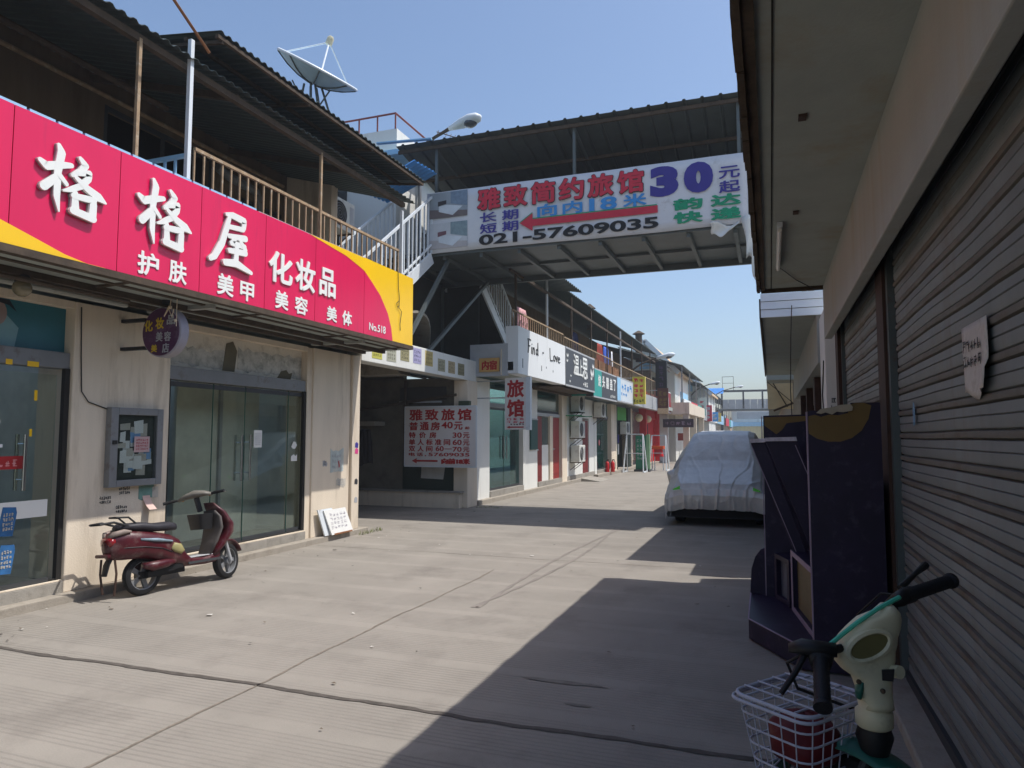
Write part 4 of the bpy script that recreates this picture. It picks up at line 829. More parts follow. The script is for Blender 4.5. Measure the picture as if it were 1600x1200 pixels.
# bay 1
def doorpair(y0, y1, gm=tealg):
    ym = (y0+y1)/2
    leaf(y0+.04, ym-.01, x=-6.62, z0=.25, z1=2.35, gm=gm, p=B2, handle=ym-.1); leaf(ym+.01, y1-.04, x=-6.62, z0=.25, z1=2.35, gm=gm, p=B2, handle=ym+.1)
    box('transom_glass', gm, B2, -6.63, -6.615, y0+.04, y1-.04, 2.45, 2.98); box('door_head', greyfr, B2, -6.68, -6.58, y0, y1, 2.35, 2.45)
    box('sill', conc, B2, -8, -6.48, y0, y1, .08, .25); box('room_back', mat('shop_back', S(150,160,156), .9) if 'shop_back' not in MATS else MATS['shop_back'], B2, -9.1, -9, y0-.3, y1+.3, .1, 3.1)
doorpair(16.15, 18.66); doorpair(27.55, 30.05)
# bay 2
t = MB().box(-6.62,-6.58,19.94,22.45,2.33,3.08).build('transom_window', dgrey, B2); MB().box(-6.575,-6.57,20.0,22.4,2.4,3.02).build('pane', mat('dark_pane', S(40,70,66), .12, spec=.6), t)
def reddoor(y0, y1, z1=2.2, m=redd):
    d = box('door', m, B2, -6.6, -6.55, y0, y1, .25, z1)
    boxes('door_panel', m, d, [(-6.549,-6.54,y0+.08,y1-.08,.4,1.0), (-6.549,-6.54,y0+.08,y1-.08,1.15,z1-.15)]); MB().ball((-6.53,y0+.08,1.2),.03).build('handle', stain, d)
reddoor(19.97, 20.52); reddoor(21.6, 22.38, m=redp if 0 else mat('red_door', S(140,38,34), .5, var=.1)); reddoor(25.4, 26.3)
box('window', mat('window_pane', S(70,86,84), .15, spec=.6), B2, -6.62, -6.57, 20.55, 21.22, 1.35, 2.2); box('window_panel', white, B2, -6.62, -6.56, 20.55, 21.22, .25, 1.34)
box('door_head', lgrey, B2, -6.62, -6.54, 19.94, 22.45, 2.22, 2.32); box('sill', conc, B2, -8, -6.47, 19.94, 27.1, .08, .25)
# bay 5 dark shop, bay 6
box('shop_recess', dgreen, B2, -7.0, -6.9, 31.15, 34.65, .1, 3.0); boxes('door_frame', dgreen, B2, [(-6.6,-6.45,31.15,31.4,.1,3.0), (-6.6,-6.45,33.9,34.6,.1,3.0)])
box('green_board', mat('lime_board', S(80,170,70), .6), B2, -6.58, -6.5, 31.6, 33.7, 2.35, 2.95); box('poster', bluep, B2, -6.86, -6.84, 31.7, 33.6, 1.3, 1.7); box('white_poster', paper, B2, -6.86, -6.84, 31.7, 33.6, .75, 1.25)
box('shop_back', lgrey, B2, -7.0, -6.9, 35.3, 38.3, .1, 3.0); box('shop_window', mat('far_pane', S(96,104,98), .15, spec=.6), B2, -6.7, -6.65, 35.35, 38.25, .4, 2.9)
for y in (36.1, 38.9): MB().ball((-6.3,y,2.55),.2,12).build('globe_lamp', mat('globe_glass', S(226,214,176), .3), B2, smooth='all')
box('red_front', redp, B2, -6.6, -6.5, 38.6, 42.9, 2.6, 4.1); box('red_door', redp, B2, -6.7, -6.6, 38.6, 42.9, .1, 2.6); box('door_recess', dark, B2, -6.599, -6.58, 39.4, 40.6, .1, 2.3)
box('end_wall', plaster, B2, -14, -8.3, 15.0, 15.2, 0, 5.8)
# canopy under the signs
for y0, y1 in ((18.9, 22.8),): boxes('awning_frame', rustd, B2, [(-6.5,-5.55,y0,y1,3.0,3.03), (-6.3,-6.2,y0,y1,2.93,3.0)])
# signs of the row
def signboard(name, label, cat, x, y0, y1, z0, z1, m, th=.25, fr=None):
    t = thing(name, label, cat, (x, (y0+y1)/2, z0)); box('panel', m, t, x-th, x, y0, y1, z0, z1)
    if fr: MB().bar((x-.02,y0,z0),(x-.02,y1,z0),.05).bar((x-.02,y0,z1),(x-.02,y1,z1),.05).build('frame', fr, t)
    return t
X2 = -5.4
t = signboard('cafe_sign', 'plain white sign box with thin handwritten english words', 'shop sign', X2, 15.15, 19.12, 3.05, 4.15, mat('cafe_white', S(226,228,228), .5, var=.03, scale=1, dirt=S(120,116,108), damt=.04, dscale=6, streak=True), .3)
def hand(b, segs, o, sx, sy, w=.03):
    o = V(o)
    for sg in segs: b.tube([o+RY*(x*sx)+UZ*(y*sy) for x, y in sg], w/2, 5)
b = MB(); F = [[(.02,0),(.05,.5),(.03,1.0)],[(-.02,1.05),(.12,1.1),(.28,1.05)],[(.03,.55),(.2,.58)]]
fi = F+[[(.36,0),(.37,.55)],[(.38,.75),(.39,.78)],[(.48,0),(.5,.55),(.52,.4),(.6,.55),(.64,.4),(.66,0)],[(.98,.5),(.85,.5),(.8,.25),(.86,.05),(.96,.15),(.98,1.05),(1.0,0)]]
hand(b, fi, (X2+.004,15.83,3.60), .78, .31); hand(b, [[(.0,1),(.02,.3),(.04,0),(.2,.02),(.28,.06)],[(.42,.5),(.34,.4),(.35,.1),(.45,.05),(.5,.3),(.43,.52)],[(.56,.5),(.63,.05),(.72,.55)],[(.76,.3),(.92,.32),(.88,.5),(.78,.45),(.76,.15),(.85,.03),(.95,.1)]], (X2+.004,17.62,3.60), 1.0, .32)
hand(b, [[(0,0),(.05,.02)]], (X2+.004,17.0,3.72), .8, .3, .05); b.build('lettering', blackprint, t)
b = MB()
for y, z, h in ((15.45,3.2,.22),(16.9,3.25,.14),(17.9,3.3,.06),(17.3,3.35,.05)): b.box(X2,X2+.003,y,y+.04,z,z+h)
b.build('dirt_streak', dgrey, t)
t = signboard('butterfly_sign', 'dark grey shop sign with white script and white butterflies', 'shop sign', X2, 19.16, 22.66, 3.06, 4.13, blackboard, .3, lgrey)
for s, y0, w, h, z in (('温',20.0,.6,.62,3.42),('上',20.62,.42,.5,3.44),('思',21.02,.66,.66,3.38)): text(s, wlet, t, (X2+.001,y0,z), RY, UZ, w, h, bold=.012, depth=.012)
for y, z, s in ((22.3,3.6,.34),(22.45,3.85,.2),(22.2,3.45,.16),(19.35,3.9,.15),(19.32,3.75,.12),(19.7,3.35,.08),(19.6,3.18,.08),(21.2,3.2,.1),(21.4,3.2,.1)):
    b = MB()
    for q in (-1, 1): b.prism([(0,0),(q*.5*s,.55*s),(q*.62*s,.1*s),(q*.3*s,-.25*s)] if q > 0 else [(0,0),(q*.3*s,-.25*s),(q*.62*s,.1*s),(q*.5*s,.55*s)], (X2+.001,y,z), RY, UZ, .006)
    b.build('butterfly', wlet, t)
text('工坊', wlet, t, (X2+.001,21.3,3.14), RY, UZ, .42, .16, bold=.01, depth=.004)
t = signboard('hotpot_sign', 'teal and dark grey shop sign with spaced white characters', 'shop sign', X2-.05, 22.7, 26.45, 2.93, 3.86, blackboard, .25, lgrey); box('teal_panel', teal, t, X2-.047, X2-.044, 22.7, 23.9, 2.95, 3.84)
box('teal_return', teal, t, X2-.9, X2-.302, 22.7, 22.75, 2.95, 3.84); text('烧', wlet, t, (X2-.044,23.35,3.3), RY, UZ, .4, .4, bold=.02)
for k, ch in enumerate('头囍盖了'): text(ch, wlet, t, (X2-.049,24.0+k*.62,3.30), RY, UZ, .42, .42, bold=.025)
b = MB(); marks(b, (X2-.049,25.3,3.0), RY, UZ, .9, .14, 6, 1, 4, t=.16); b.build('small_print', wlet, t)
t = signboard('clinic_sign', 'pale white shop sign with worn blue characters beside the yellow sign', 'shop sign', X2-.05, 26.55, 31.3, 2.97, 3.88, mat('sign_pale', S(206,214,220), .5, var=.05), .25, lgrey); box('blue_end', bluecap, t, X2-.047, X2-.044, 26.55, 27.2, 2.99, 3.86)
b = MB(); marks(b, (X2-.049,27.3,3.35), RY, UZ, 2.3, .4, 4, 1, 14, t=.14); marks(b, (X2-.049,27.3,3.2), RY, UZ, 1.2, .14, 4, 1, 15, t=.18); b.build('worn_print', bluel, t)
t = signboard('pale_sign', 'faded grey fascia sign left of the red shop', 'shop sign', X2-.1, 31.4, 38.2, 2.95, 3.6, lgrey, .2)
t = signboard('red_sign', 'red fascia sign over the red shop front', 'shop sign', X2-.2, 38.4, 43.1, 3.0, 4.2, mat('red_sign_paint', S(150,34,46), .5), .25, wlet)
# projecting signs
t = thing('hotel_sign', 'vertical white hotel sign with big red characters on the corner', 'hanging sign', (-5.5, 15.4, 1.76))
MB().box(-5.78,-5.27,15.3,15.42,1.76,2.96).build('panel', mat('hotel_white', S(216,212,208), .5), t); box('edge', whitem, t, -5.268, -5.16, 15.3, 15.42, 1.75, 2.97)
for ch, z in (('旅',2.50),('馆',2.05)): text(ch, redprint2, t, (-5.73,15.2985,z), RX, UZ, .42, .41, bold=.04, depth=.006)
b = MB(); marks(b, (-5.75,15.2985,1.90), RX, UZ, .46, .13, 3, 2, 3, t=.16); b.build('small_print', redprint, t)
b = MB(); marks(b, (-5.66,15.2985,1.855), RX, UZ, .36, .045, 5, 1, 6, t=.2); b.build('fine_print', blackprint, t)
MB().prism([(0,.03),(.08,.06),(.08,.045),(.42,.045),(.42,.015),(.08,.015),(.08,0)], (-5.74,15.2985,1.785), RX, UZ, .004).build('arrow', redprint2, t)
for z in (2.9, 2.5): MB().bar((-6.5,15.36,z),(-5.78,15.36,z),.03).build('bracket', lgrey, t)
t = thing('orange_sign', 'small faded orange sign on the wall beside the hotel sign', 'small sign', (-6.2, 15.18, 3.08)); MB().box(-6.35,-5.85,15.1,15.14,3.1,3.42).build('panel', mat('faded_orange', S(190,150,90), .7, var=.15), t)
text('内宿', redprint2, t, (-6.28,15.099,3.14), RX, UZ, .38, .22, bold=.03)
setp(MB().bar((-5.8,15.12,3.02),(-5.8,15.12,3.62),.05,.02).build('white_batten', cream), 'short cream batten upright at the corner under the cafe sign', 'batten')
setp(MB().box(-6.6,-5.65,15.145,15.2,3.0,3.75).build('corner_panel', lgrey), 'grey end panel closing the corner under the gallery', 'panel')
t = thing('yellow_sign', 'yellow vertical sign with red characters sticking out over the street', 'hanging sign', (-5.2, 30, 2.95)); MB().box(-5.48,-4.95,29.9,30.1,2.97,4.14).build('panel', mat('sign_yellow', S(206,190,70), .5), t); b = MB(); marks(b, (-5.44,29.899,3.22), RX, UZ, .45, .86, 2, 4, 6, t=.2); b.build('worn_print', redprint, t); b = MB(); marks(b, (-5.44,29.899,3.02), RX, UZ, .45, .17, 4, 1, 7, t=.2); b.build('small_print', blackprint, t); MB().bar((-6.4,30,3.0),(-5.48,30,3.0),.04).bar((-6.4,30,4.1),(-5.48,30,4.1),.04).build('bracket', lgrey, t)
t = thing('poster_sign', 'red and gold food poster sign hung out from the red shop', 'hanging sign', (-5.0, 35.5, 2.6)); MB().box(-5.25,-4.72,35.4,35.55,2.72,4.0).build('panel', mat('poster_dark', S(90,50,40), .5, var=.3, scale=5), t); b = MB(); marks(b, (-5.2,35.399,3.05), RX, UZ, .42, .8, 2, 3, 31, t=.3); b.build('worn_print', gold, t); box('lower_panel', tile, t, -5.25, -4.72, 35.36, 35.395, 2.72, 3.0); MB().bar((-6.3,35.5,3.9),(-5.25,35.5,3.9),.04).build('bracket', lgrey, t)
t = thing('black_sign', 'tall black vertical sign rising above the red shop roof line', 'hanging sign', (-5.2, 37, 3.6)); MB().box(-5.55,-4.98,36.9,37.15,3.7,5.5).build('panel', black, t); b = MB(); marks(b, (-5.42,36.899,3.85), RX, UZ, .32, 1.5, 1, 5, 9, t=.14); b.build('worn_print', mat('dull_violet', S(78,60,90), .6), t); MB().bar((-6.5,37,4.0),(-5.55,37,4.0),.05).bar((-6.5,37,5.3),(-5.55,37,5.3),.05).build('bracket', lgrey, t)
t = thing('light_box', 'pale blue white light box hanging below the black sign', 'hanging sign', (-5.2, 37.3, 2.6)); MB().box(-5.5,-4.97,37.2,37.5,2.85,3.62).build('panel', mat('box_white', S(206,222,230), .4), t); b = MB(); marks(b, (-5.36,37.199,3.0), RX, UZ, .25, .5, 1, 2, 10, t=.12); b.build('worn_print', bluel, t); MB().bar((-6.4,37.3,3.4),(-5.5,37.3,3.4),.04).build('bracket', lgrey, t)
# notice board, extinguishers, racks, ramp
t = thing('green_board', 'small dark green notice board on the white pier', 'notice board', (-6.48, 19.5, 1.2)); MB().box(-6.499,-6.45,19.2,19.82,1.22,2.08).build('board', mat('board_green', S(30,74,70), .5), t); MB().bar((-6.46,19.2,2.1),(-6.46,19.82,2.1),.04).build('frame', lgrey, t)
def ext(label, x, y):
    t = thing('fire_extinguisher', label, 'fire extinguisher', (x, y, .13), 'red extinguishers by the glass shop')
    MB().lathe((x,y,.13),(0,0,1),[(.08,0),(.085,.02),(.085,.36),(.06,.42),(.025,.44),(.025,.48)],16).build('cylinder', redp, t, smooth=True); MB().box(x-.02,x+.08,y-.02,y+.02,.61,.65).build('valve', black, t); MB().tube([(x+.06,y,.62),(x+.11,y,.5),(x+.1,y,.25)],.012,6).build('hose', black, t)
ext('red fire extinguisher on the kerb, standing nearer the glass door', -6.38, 28.9); ext('red fire extinguisher on the kerb, standing further out', -6.22, 29.2)
def rack(label, x, y, w, h):
    t = thing('drying_rack', label, 'rack', (x, y, 0), 'white metal racks beside the road')
    for s in (-1, 1):
        MB().bar((x+s*w/2,y-.5,0),(x+s*w/2*.8,y,h),.05).build('leg', whitem, t); MB().bar((x+s*w/2,y+.5,0),(x+s*w/2*.8,y,h),.05).build('leg', whitem, t); MB().bar((x+s*w/2,y-.55,.03),(x+s*w/2,y+.55,.03),.05).build('foot_bar', whitem, t)
    MB().bar((x-w*.4,y,h),(x+w*.4,y,h),.05).build('top_bar', whitem, t); MB().bar((x-w*.45,y-.25,h*.5),(x+w*.45,y-.25,h*.5),.03).build('cross_bar', whitem, t); return t
rack('white metal rack around the green board in front of the glass shop', -5.75, 31.8, .9, 1.7); rack('second white metal rack standing before the red shop', -4.95, 33.6, .8, 1.65)
t = thing('green_stand', 'tall green display board standing between the white racks', 'display board', (-5.55, 32.6, 0)); MB().box(-5.85,-5.35,32.5,32.62,.1,1.65).build('panel', mat('stand_green', S(30,120,90), .5), t); box('side_panel', mat('side_pale', S(130,170,130), .5), t, -5.348, -5.2, 32.45, 32.62, .1, 1.7); box('base', dgrey, t, -5.9, -5.2, 32.3, 32.8, 0, .098); b = MB(); marks(b, (-5.8,32.499,.5), RX, UZ, .4, 1.0, 3, 5, 12, t=.12); b.build('worn_print', lgrey, t)
t = thing('red_stool', 'bright red plastic stool on the white rack by the red shop', 'stool', (-5.0, 33.9, .6)); MB().loft([((-5.0,33.9,.65),(.22,0,0),(0,.2,0),4),((-5.0,33.9,1.0),(.17,0,0),(0,.15,0),4)],16).build('tub', redp, t, smooth=True); box('orange_tray', mat('orange_plastic', S(226,90,30), .5), t, -5.35, -4.75, 33.7, 34.1, 1.001, 1.15); MB().bar((-5.2,33.9,0),(-5.2,33.9,.65),.04).bar((-4.8,33.9,0),(-4.8,33.9,.65),.04).build('leg', whitem, t)
setp(MB().add([(-6.38,24.6,.11),(-6.38,26.2,.11),(-5.7,26.2,.01),(-5.7,24.6,.01),(-6.38,24.6,0),(-6.38,26.2,0),(-5.7,26.2,0),(-5.7,24.6,0)],[(0,3,2,1),(4,5,6,7),(0,1,5,4),(1,2,6,5),(2,3,7,6),(3,0,4,7)]).build('ramp', conc), 'small concrete ramp at the kerb below the red door', 'ramp')
# air conditioners on the row
ac('air conditioner under the sign awning, top of the stack of three beside the red door', (-6.3, 23.9, 2.45)); ac('air conditioner in the middle of the stack of three beside the red door', (-6.3, 23.9, 1.55)); ac('lowest air conditioner of the stack of three beside the red door', (-6.3, 23.9, .72))
ac('air conditioner mounted over the glass door with the red sticker', (-6.3, 27.3, 2.35)); ac('air conditioner in the dark green shop front', (-6.35, 32.6, 1.7))
setp(MB().prism([(.12*math.cos(i*PI/8),.12*math.sin(i*PI/8)) for i in range(16)], (-6.6,28.4,1.35), RY, UZ, .004).build('round_sticker', mat('pale_red', S(206,110,110), .6)), 'round pale red sticker on the glass door', 'sticker')
setp(MB().bar((-6.5,24.35,2.3),(-5.9,24.35,2.3),.03).bar((-6.5,22.9,2.3),(-5.9,22.9,2.3),.03).quad((-6.5,22.9,2.33),(-5.9,22.9,2.29),(-5.9,24.4,2.29),(-6.5,24.4,2.33)).build('green_awning', mat('awning_green', S(40,140,96), .5)), 'little green awning above the middle air conditioner', 'awning')
# laundry
cloth('pink quilt hung over the rusty railing behind the cafe sign', 'quilt', -5.7, 16.2, 4.75, .8, .9, cloth_p, 5, 'y')
cloth('blue shirt on the washing line of the gallery', 'shirt', -5.75, 26.0, 4.95, .8, .75, cloth_b, 6, 'y'); cloth('white shirt on the washing line right of the blue one', 'shirt', -5.75, 27.0, 4.9, .35, .9, cloth_w, 7, 'y'); cloth('brick red blanket hanging left of the blue shirt', 'blanket', -5.75, 24.9, 4.95, 1.1, 1.15, cloth_r, 8, 'y'); cloth('navy clothes hanging deep in the gallery', 'clothes', -6.3, 23.6, 5.2, .8, .8, mat('navy_cloth', S(34,40,76), .9), 9, 'y'); cloth('dark trousers on the line between blue and white shirts', 'trousers', -5.78, 26.55, 4.9, .35, 1.0, cloth_k, 10, 'y')
# chimneys
def chim(label, x, y, z, h, r, group='metal flues above the gallery roof'):
    t = thing('flue', label, 'chimney', (x, y, z), group); MB().lathe((x,y,z),(0,0,1),[(r,0),(r,h)],16).build('pipe', rustd, t, smooth=True); MB().lathe((x,y,z+h),(0,0,1),[(r*1.1,0),(r*1.9,.06),(r*.3,.26)],16).build('cap', rustd, t, smooth=True)
chim('short rusty flue with a wide cap above the gallery roof', -7.2, 29.4, 6.2, .85, .14); chim('tall dark flue pipe near the tiled gable', -7.2, 41.5, 6.0, 1.6, .2)
# street lamps
def lamp(label, base, head, zbot):
    t = thing('street_lamp', label, 'street lamp', (base[0], base[1], zbot), 'street lamps on the left roofs'); h = V(head); bs = V(base)
    MB().tube([(base[0],base[1],zbot), bs], .05).build('pole', greyfr, t, smooth=True)
    m = bs.lerp(h, .5)+V((0,0,(h.z-bs.z)*.22)); MB().tube([bs, bs.lerp(m,.5)+V((0,0,.08)), m, m.lerp(h,.6), h], [.05,.045,.04,.04,.05], 10).build('arm', rustd, t, smooth=True)
    d = V((h.x-m.x, h.y-m.y, (h.z-m.z)*.5)).normalized(); s = V((0,0,1)).cross(d).normalized(); u = d.cross(s)
    MB().loft([(h+d*k, s*w, u*q, 2.4) for k, w, q in ((-.02,.05,.05),(.12,.09,.07),(.35,.16,.10),(.6,.19,.12),(.78,.15,.09),(.86,.05,.03))], 18).build('lamp_head', whitem, t, smooth='all')
    MB().lathe(h+d*.56-u*.06, -u, [(.165,0),(.16,.05),(.10,.09),(.02,.10)], 20).build('lens', mat('lamp_lens', S(60,64,74), .15, coat=.6) if 'lamp_lens' not in MATS else MATS['lamp_lens'], t, smooth=True)
lamp('street lamp with a big pale head rising above the bridge roof', (-7.9,15.0,8.5), (-7.05,14.9,8.98), 6)
lamp('street lamp arm reaching out beside the yellow sign', (-6.41,33,4.3), (-4.9,33,5.26), 3.4); lamp('small far street lamp over the distant shop row', (-6.1,60,5.0), (-4.6,60,5.9), 3)
lamp('farthest thin street lamp before the distant bridge', (-5.9,78,5.6), (-3.4,78,6.8), 3)
# antenna and dish on the roof
t = thing('tv_antenna', 'small yagi aerial beside the street lamp', 'antenna', (-7.15, 15.3, 7.9)); MB().tube([(-7.15,15.3,7.9),(-7.15,15.3,8.95)],.015).build('mast', rustd, t); q = MB().tube([(-7.55,15.2,9.1),(-6.95,15.4,8.9)],.012)
for k in range(6): p = V((-7.52+.1*k,15.21+.033*k,9.09-.033*k)); q.tube([p+V((-.04,.12,.1)),p-V((-.04,.12,.1))],.008,5)
q.build('elements', rustd, t)
def dish():
    t = thing('satellite_dish', 'large pale satellite dish on the near roof', 'satellite dish', (-7.2, 10, 6.4))
    c = V((-7.28,10.0,8.0)); n = V((.52,-.12,.85)).normalized(); a = n.cross(V((0,1,0))).normalized(); b_ = n.cross(a); R0 = .71; D = .24
    MB().grid(lambda u, v: c+(a*math.cos(2*PI*u)+b_*math.sin(2*PI*u))*(R0*v)+n*(-D+D*v*v), 40, 10, True).build('reflector', mat('dish_paint', S(188,212,228), .5, var=.05), t, smooth='all', solid=.012)
    MB().tube([c+(a*math.cos(2*PI*k/40)+b_*math.sin(2*PI*k/40))*R0 for k in range(40)], .025, 6, True).build('rim', whitem, t, smooth=True)
    f = c+n*.5
    for k in (0, 2.1, 4.2): MB().tube([c+(a*math.cos(k+.3)+b_*math.sin(k+.3))*R0, f], .014, 6).build('feed_strut', whitem, t)
    MB().lathe(f-n*.06, n, [(.03,0),(.06,.03),(.06,.13),(.03,.17)], 14).build('feed_horn', beige, t, smooth=True)
    q = MB()
    for k in range(8): q.tube([c+(a*math.cos(k*PI/4)+b_*math.sin(k*PI/4))*(R0*v)+n*(-D-.02+D*v*v) for v in (.1,.4,.7,1)], .012, 5)
    q.build('rib', steel, t)
    q = MB(); base = c-n*(D+.03)
    for dx, dy in ((-.35,-.3),(.35,-.25),(0,.4),(.15,-.35),(-.2,.1),(.45,.2)): q.tube([base+V((dx*.3,dy*.3,0)), (c.x+dx,c.y+dy,6.3)], .02, 6)
    q.tube([base+V((-.35,-.1,.1)),(c.x+.3,c.y-.25,6.5)],.014).tube([base+V((.3,.1,-.1)),(c.x-.35,c.y-.3,6.5)],.014); q.build('stand', steel, t)
dish()
# white rooftop house behind
t = thing('rooftop_house', 'white rooftop house with a blue eave and a red railing behind the near roof', 'house', (-9.5, 16, 6)); MB().box(-12.5,-7.98,14,18.5,5.5,8.75).build('wall', white, t)
box('eave', bluecap, t, -12.6, -7.7, 13.7, 18.8, 8.0, 8.12); box('window', dgrey, t, -10.5, -9.3, 13.96, 13.995, 6.8, 7.8)
q = MB()
for z in (9.12,): q.tube([(-9.6,14,z),(-8.02,14,z),(-8.02,18.4,z)],.025)
for x in (-9.5,-9.0,-8.5,-8.02): q.tube([(x,14.0,8.75),(x,14.0,9.12)],.02)
q.tube([(-8.02,16,8.75),(-8.02,16,9.12)],.02).tube([(-9.6,14,9.12),(-9.75,14,9.05),(-9.78,14,8.75)],.03); q.build('roof_railing', mat('railing_red', S(120,60,56), .7), t)
setp(corr((-6.35,10.7,6.62),(-.8,0,.3),(.1,.9,.0),7,.02).build('roof_sheet', roofb, solid=.004), 'bright blue corrugated roof sheet between the near roof and the bridge', 'roof sheet', 'blue corrugated roof sheets')
setp(corr((-6.6,12.3,7.15),(0,1.0,0.1),(-1.2,0,-.5),6,.03).build('roof_sheet', roofb, solid=.004), 'short blue roof sheet tilted toward the bridge end', 'roof sheet', 'blue corrugated roof sheets')
setp(MB().bar((-7.9,13.0,7.97),(-6.7,13.25,8.0),.1,.025).build('roof_flashing', bluecap), 'pale blue flashing strip at the left end of the bridge roof', 'flashing')

# ------------------------------------------------------------------ distant blocks
def block(label, y0, y1, xs, zt, wall_m, seed, sh=3.2):
    t = thing('shop_block', label, 'building', (xs-2, (y0+y1)/2, 0), 'distant shop blocks'); R = random.Random(seed)
    box('wall', wall_m, t, xs-6, xs-1.0, y0, y1, 0, zt-.2); box('balcony_slab', soffm, t, xs-1, xs+.9, y0, y1, sh-.2, sh)
    corr((xs+1,y0-.3,zt), (0,y1-y0+.6,0), (-4,0,1.3), int((y1-y0)*3), .03, 4).build('roof', roofd, t, solid=.005)
    n = max(2, int((y1-y0)/3.4))
    for i in range(n):
        a = y0+(y1-y0)*i/n; c = y0+(y1-y0)*(i+1)/n
        box('pier', R.choice((white, cream, white)), t, xs-1, xs, a, a+.5, 0, sh-.2); box('shop_opening', R.choice((dgrey, dgreen, dim, lgrey, redd)), t, xs-.6, xs-.5, a+.5, c, .1, sh-.5)
        box('shop_fascia', R.choice((whitem, bluecap, redprint, white, teal, lgrey, tile)), t, xs+.85, xs+1.0, a+.1, c-.1, sh-.25, sh+.7)
        box('upper_window', dark, t, xs-.99, xs-.9, a+.6, c-.6, sh+.4, zt-.6); MB().bar((xs+.9,a,sh),(xs+.9,a,zt-.02),.07).build('post', greyfr, t)
        if R.random() < .6: box('balcony_panel', R.choice((wood, bluecap, lgrey, whitem)), t, xs+.75, xs+.82, a+.3, c-.4, sh, sh+1.15)
    return t
block('distant shop block with brown and white balcony panels past the red shop', 43.8, 57, -5.9, 5.9, plaster, 2)
block('distant low shop block with pale blue fascia before the far bridge', 58, 86, -6.1, 5.8, plaster, 5)
block('farthest shop block on the left beyond the far footbridge', 92, 118, -6.2, 6.0, plaster, 9)
t = thing('terrace', 'cream first floor terrace box jutting out beyond the light box', 'terrace', (-5, 44, 2.7)); MB().box(-6.8,-4.55,43.4,54,2.95,3.65).build('parapet', cream, t); boxes('pillar', cream, t, [(-4.95,-4.6,43.5,43.8,.13,2.95), (-4.95,-4.6,48,48.3,.13,2.95), (-4.95,-4.6,53.5,53.8,.13,2.95)])
t = thing('dark_sign', 'dark brown sign under the cream terrace', 'shop sign', (-5, 43.3, 2.4)); MB().box(-6.1,-4.3,43.2,43.36,2.15,2.65).build('panel', mat('sign_brown', S(52,40,52), .5), t); b = MB(); marks(b, (-6.0,43.199,2.25), RX, UZ, 1.6, .3, 5, 1, 3, t=.1); b.build('worn_print', lilac, t)
setp(MB().box(-5.4,-4.9,44.6,44.7,1.35,1.8).build('red_placard', mat('placard_red', S(150,60,50), .6)), 'small dull red placard on the shop front below the terrace', 'placard')
def gable(label, x0, x1, y, z0, z1, m, dep=8):
    t = thing('gable_house', label, 'house', ((x0+x1)/2, y, 0), 'gabled houses behind the shop row'); xm = x1-.0; 
    MB().prism([(0,0),(x1-x0,0),(x1-x0,z0),((x1-x0)/2,z1),(0,z0)], (x0,y+dep,0), RX, UZ, dep).build('wall', white, t)
    q = MB(); xc = (x0+x1)/2
    for s in (-1, 1):
        xe = xc+s*((x1-x0)/2+.3); ze = z0-.3*(z1-z0)/((x1-x0)/2); q.add([(xc,y-.3,z1+.05),(xe,y-.3,ze),(xe,y+dep,ze),(xc,y+dep,z1+.05),(xc,y-.3,z1+.22),(xe,y-.3,ze+.17),(xe,y+dep,ze+.17),(xc,y+dep,z1+.22)],[(0,1,2,3),(4,7,6,5),(0,4,5,1),(1,5,6,2),(2,6,7,3),(3,7,4,0)])
    q.build('roof', m, t)
    q = MB()
    for s in (-1, 1): q.bar((xc,y-.34,z1+.12),(xc+s*((x1-x0)/2+.3),y-.34,z0-.25),.1,.28)
    q.build('barge_board', whitem, t); box('attic_window', bluecap, t, xc-.4, xc+.4, y-.02, y-.003, z0+.1, z0+.9); return t
gable('white gabled house with orange roof tiles behind the tall flue', -9.4, -5.7, 46, 5.9, 7.7, tile); gable('smaller gabled house with tiled roof farther down the row', -8.8, -5.2, 66, 5.6, 7.3, tile)
setp(corr((-7.0,84,6.5),(2.0,0,0),(0,2.4,.8),14,.05,4).build('roof_sheet', roofb, solid=.006), 'bright blue sheet roof left of the distant footbridge', 'roof sheet', 'blue corrugated roof sheets')
t = thing('far_footbridge', 'distant footbridge with pale side panels crossing the end of the street', 'footbridge', (-3, 91, 5)); MB().box(-6,3,90,92.5,4.75,4.95).build('deck', steel, t)
q = MB()
for i in range(10): q.box(-5.6+i*.85,-5.6+i*.85+.81,89.9,89.96,4.96,6.1)
q.build('side_panel', lgrey, t); MB().bar((-6,90,7.1),(3,90,7.1),.18).build('roof_edge', dgrey, t); MB().box(-6,3,89.9,93,7.2,7.26).build('roof', roofd, t)
for x in (-5.5, -3.0, -.8): MB().bar((x,90,5),(x,90,7.1),.2).build('post', dgrey, t)
MB().bar((-5.6,91,0),(-5.6,91,4.75),.3).build('pillar', dgrey, t)
t = thing('billboard', 'thin empty billboard frame standing over the distant footbridge', 'billboard', (-4.8, 89.8, 7.2))
for x in (-5.4, -4.1): MB().bar((x,89.8,7.15),(x,89.8,8.9),.05).build('post', rustd, t)
MB().bar((-5.4,89.8,8.9),(-4.1,89.8,8.9),.05).bar((-5.4,89.8,8.1),(-4.1,89.8,8.1),.04).build('cross_bar', rustd, t)
t = thing('end_building', 'pale yellow and white building closing the end of the street', 'building', (-2, 112, 0)); MB().box(-5.2,6,110,118,0,3.2).build('lower_wall', mat('pale_yellow', S(206,198,160), .8), t); box('upper_wall', white, t, -5.4, 6, 110.5, 118, 3.2, 6.4); box('blue_band', bluecap, t, -5.3, 6, 109.6, 110.45, 3.1, 3.7); box('window_band', lgrey, t, -4.6, 6, 110.4, 110.48, 4.2, 5.2)
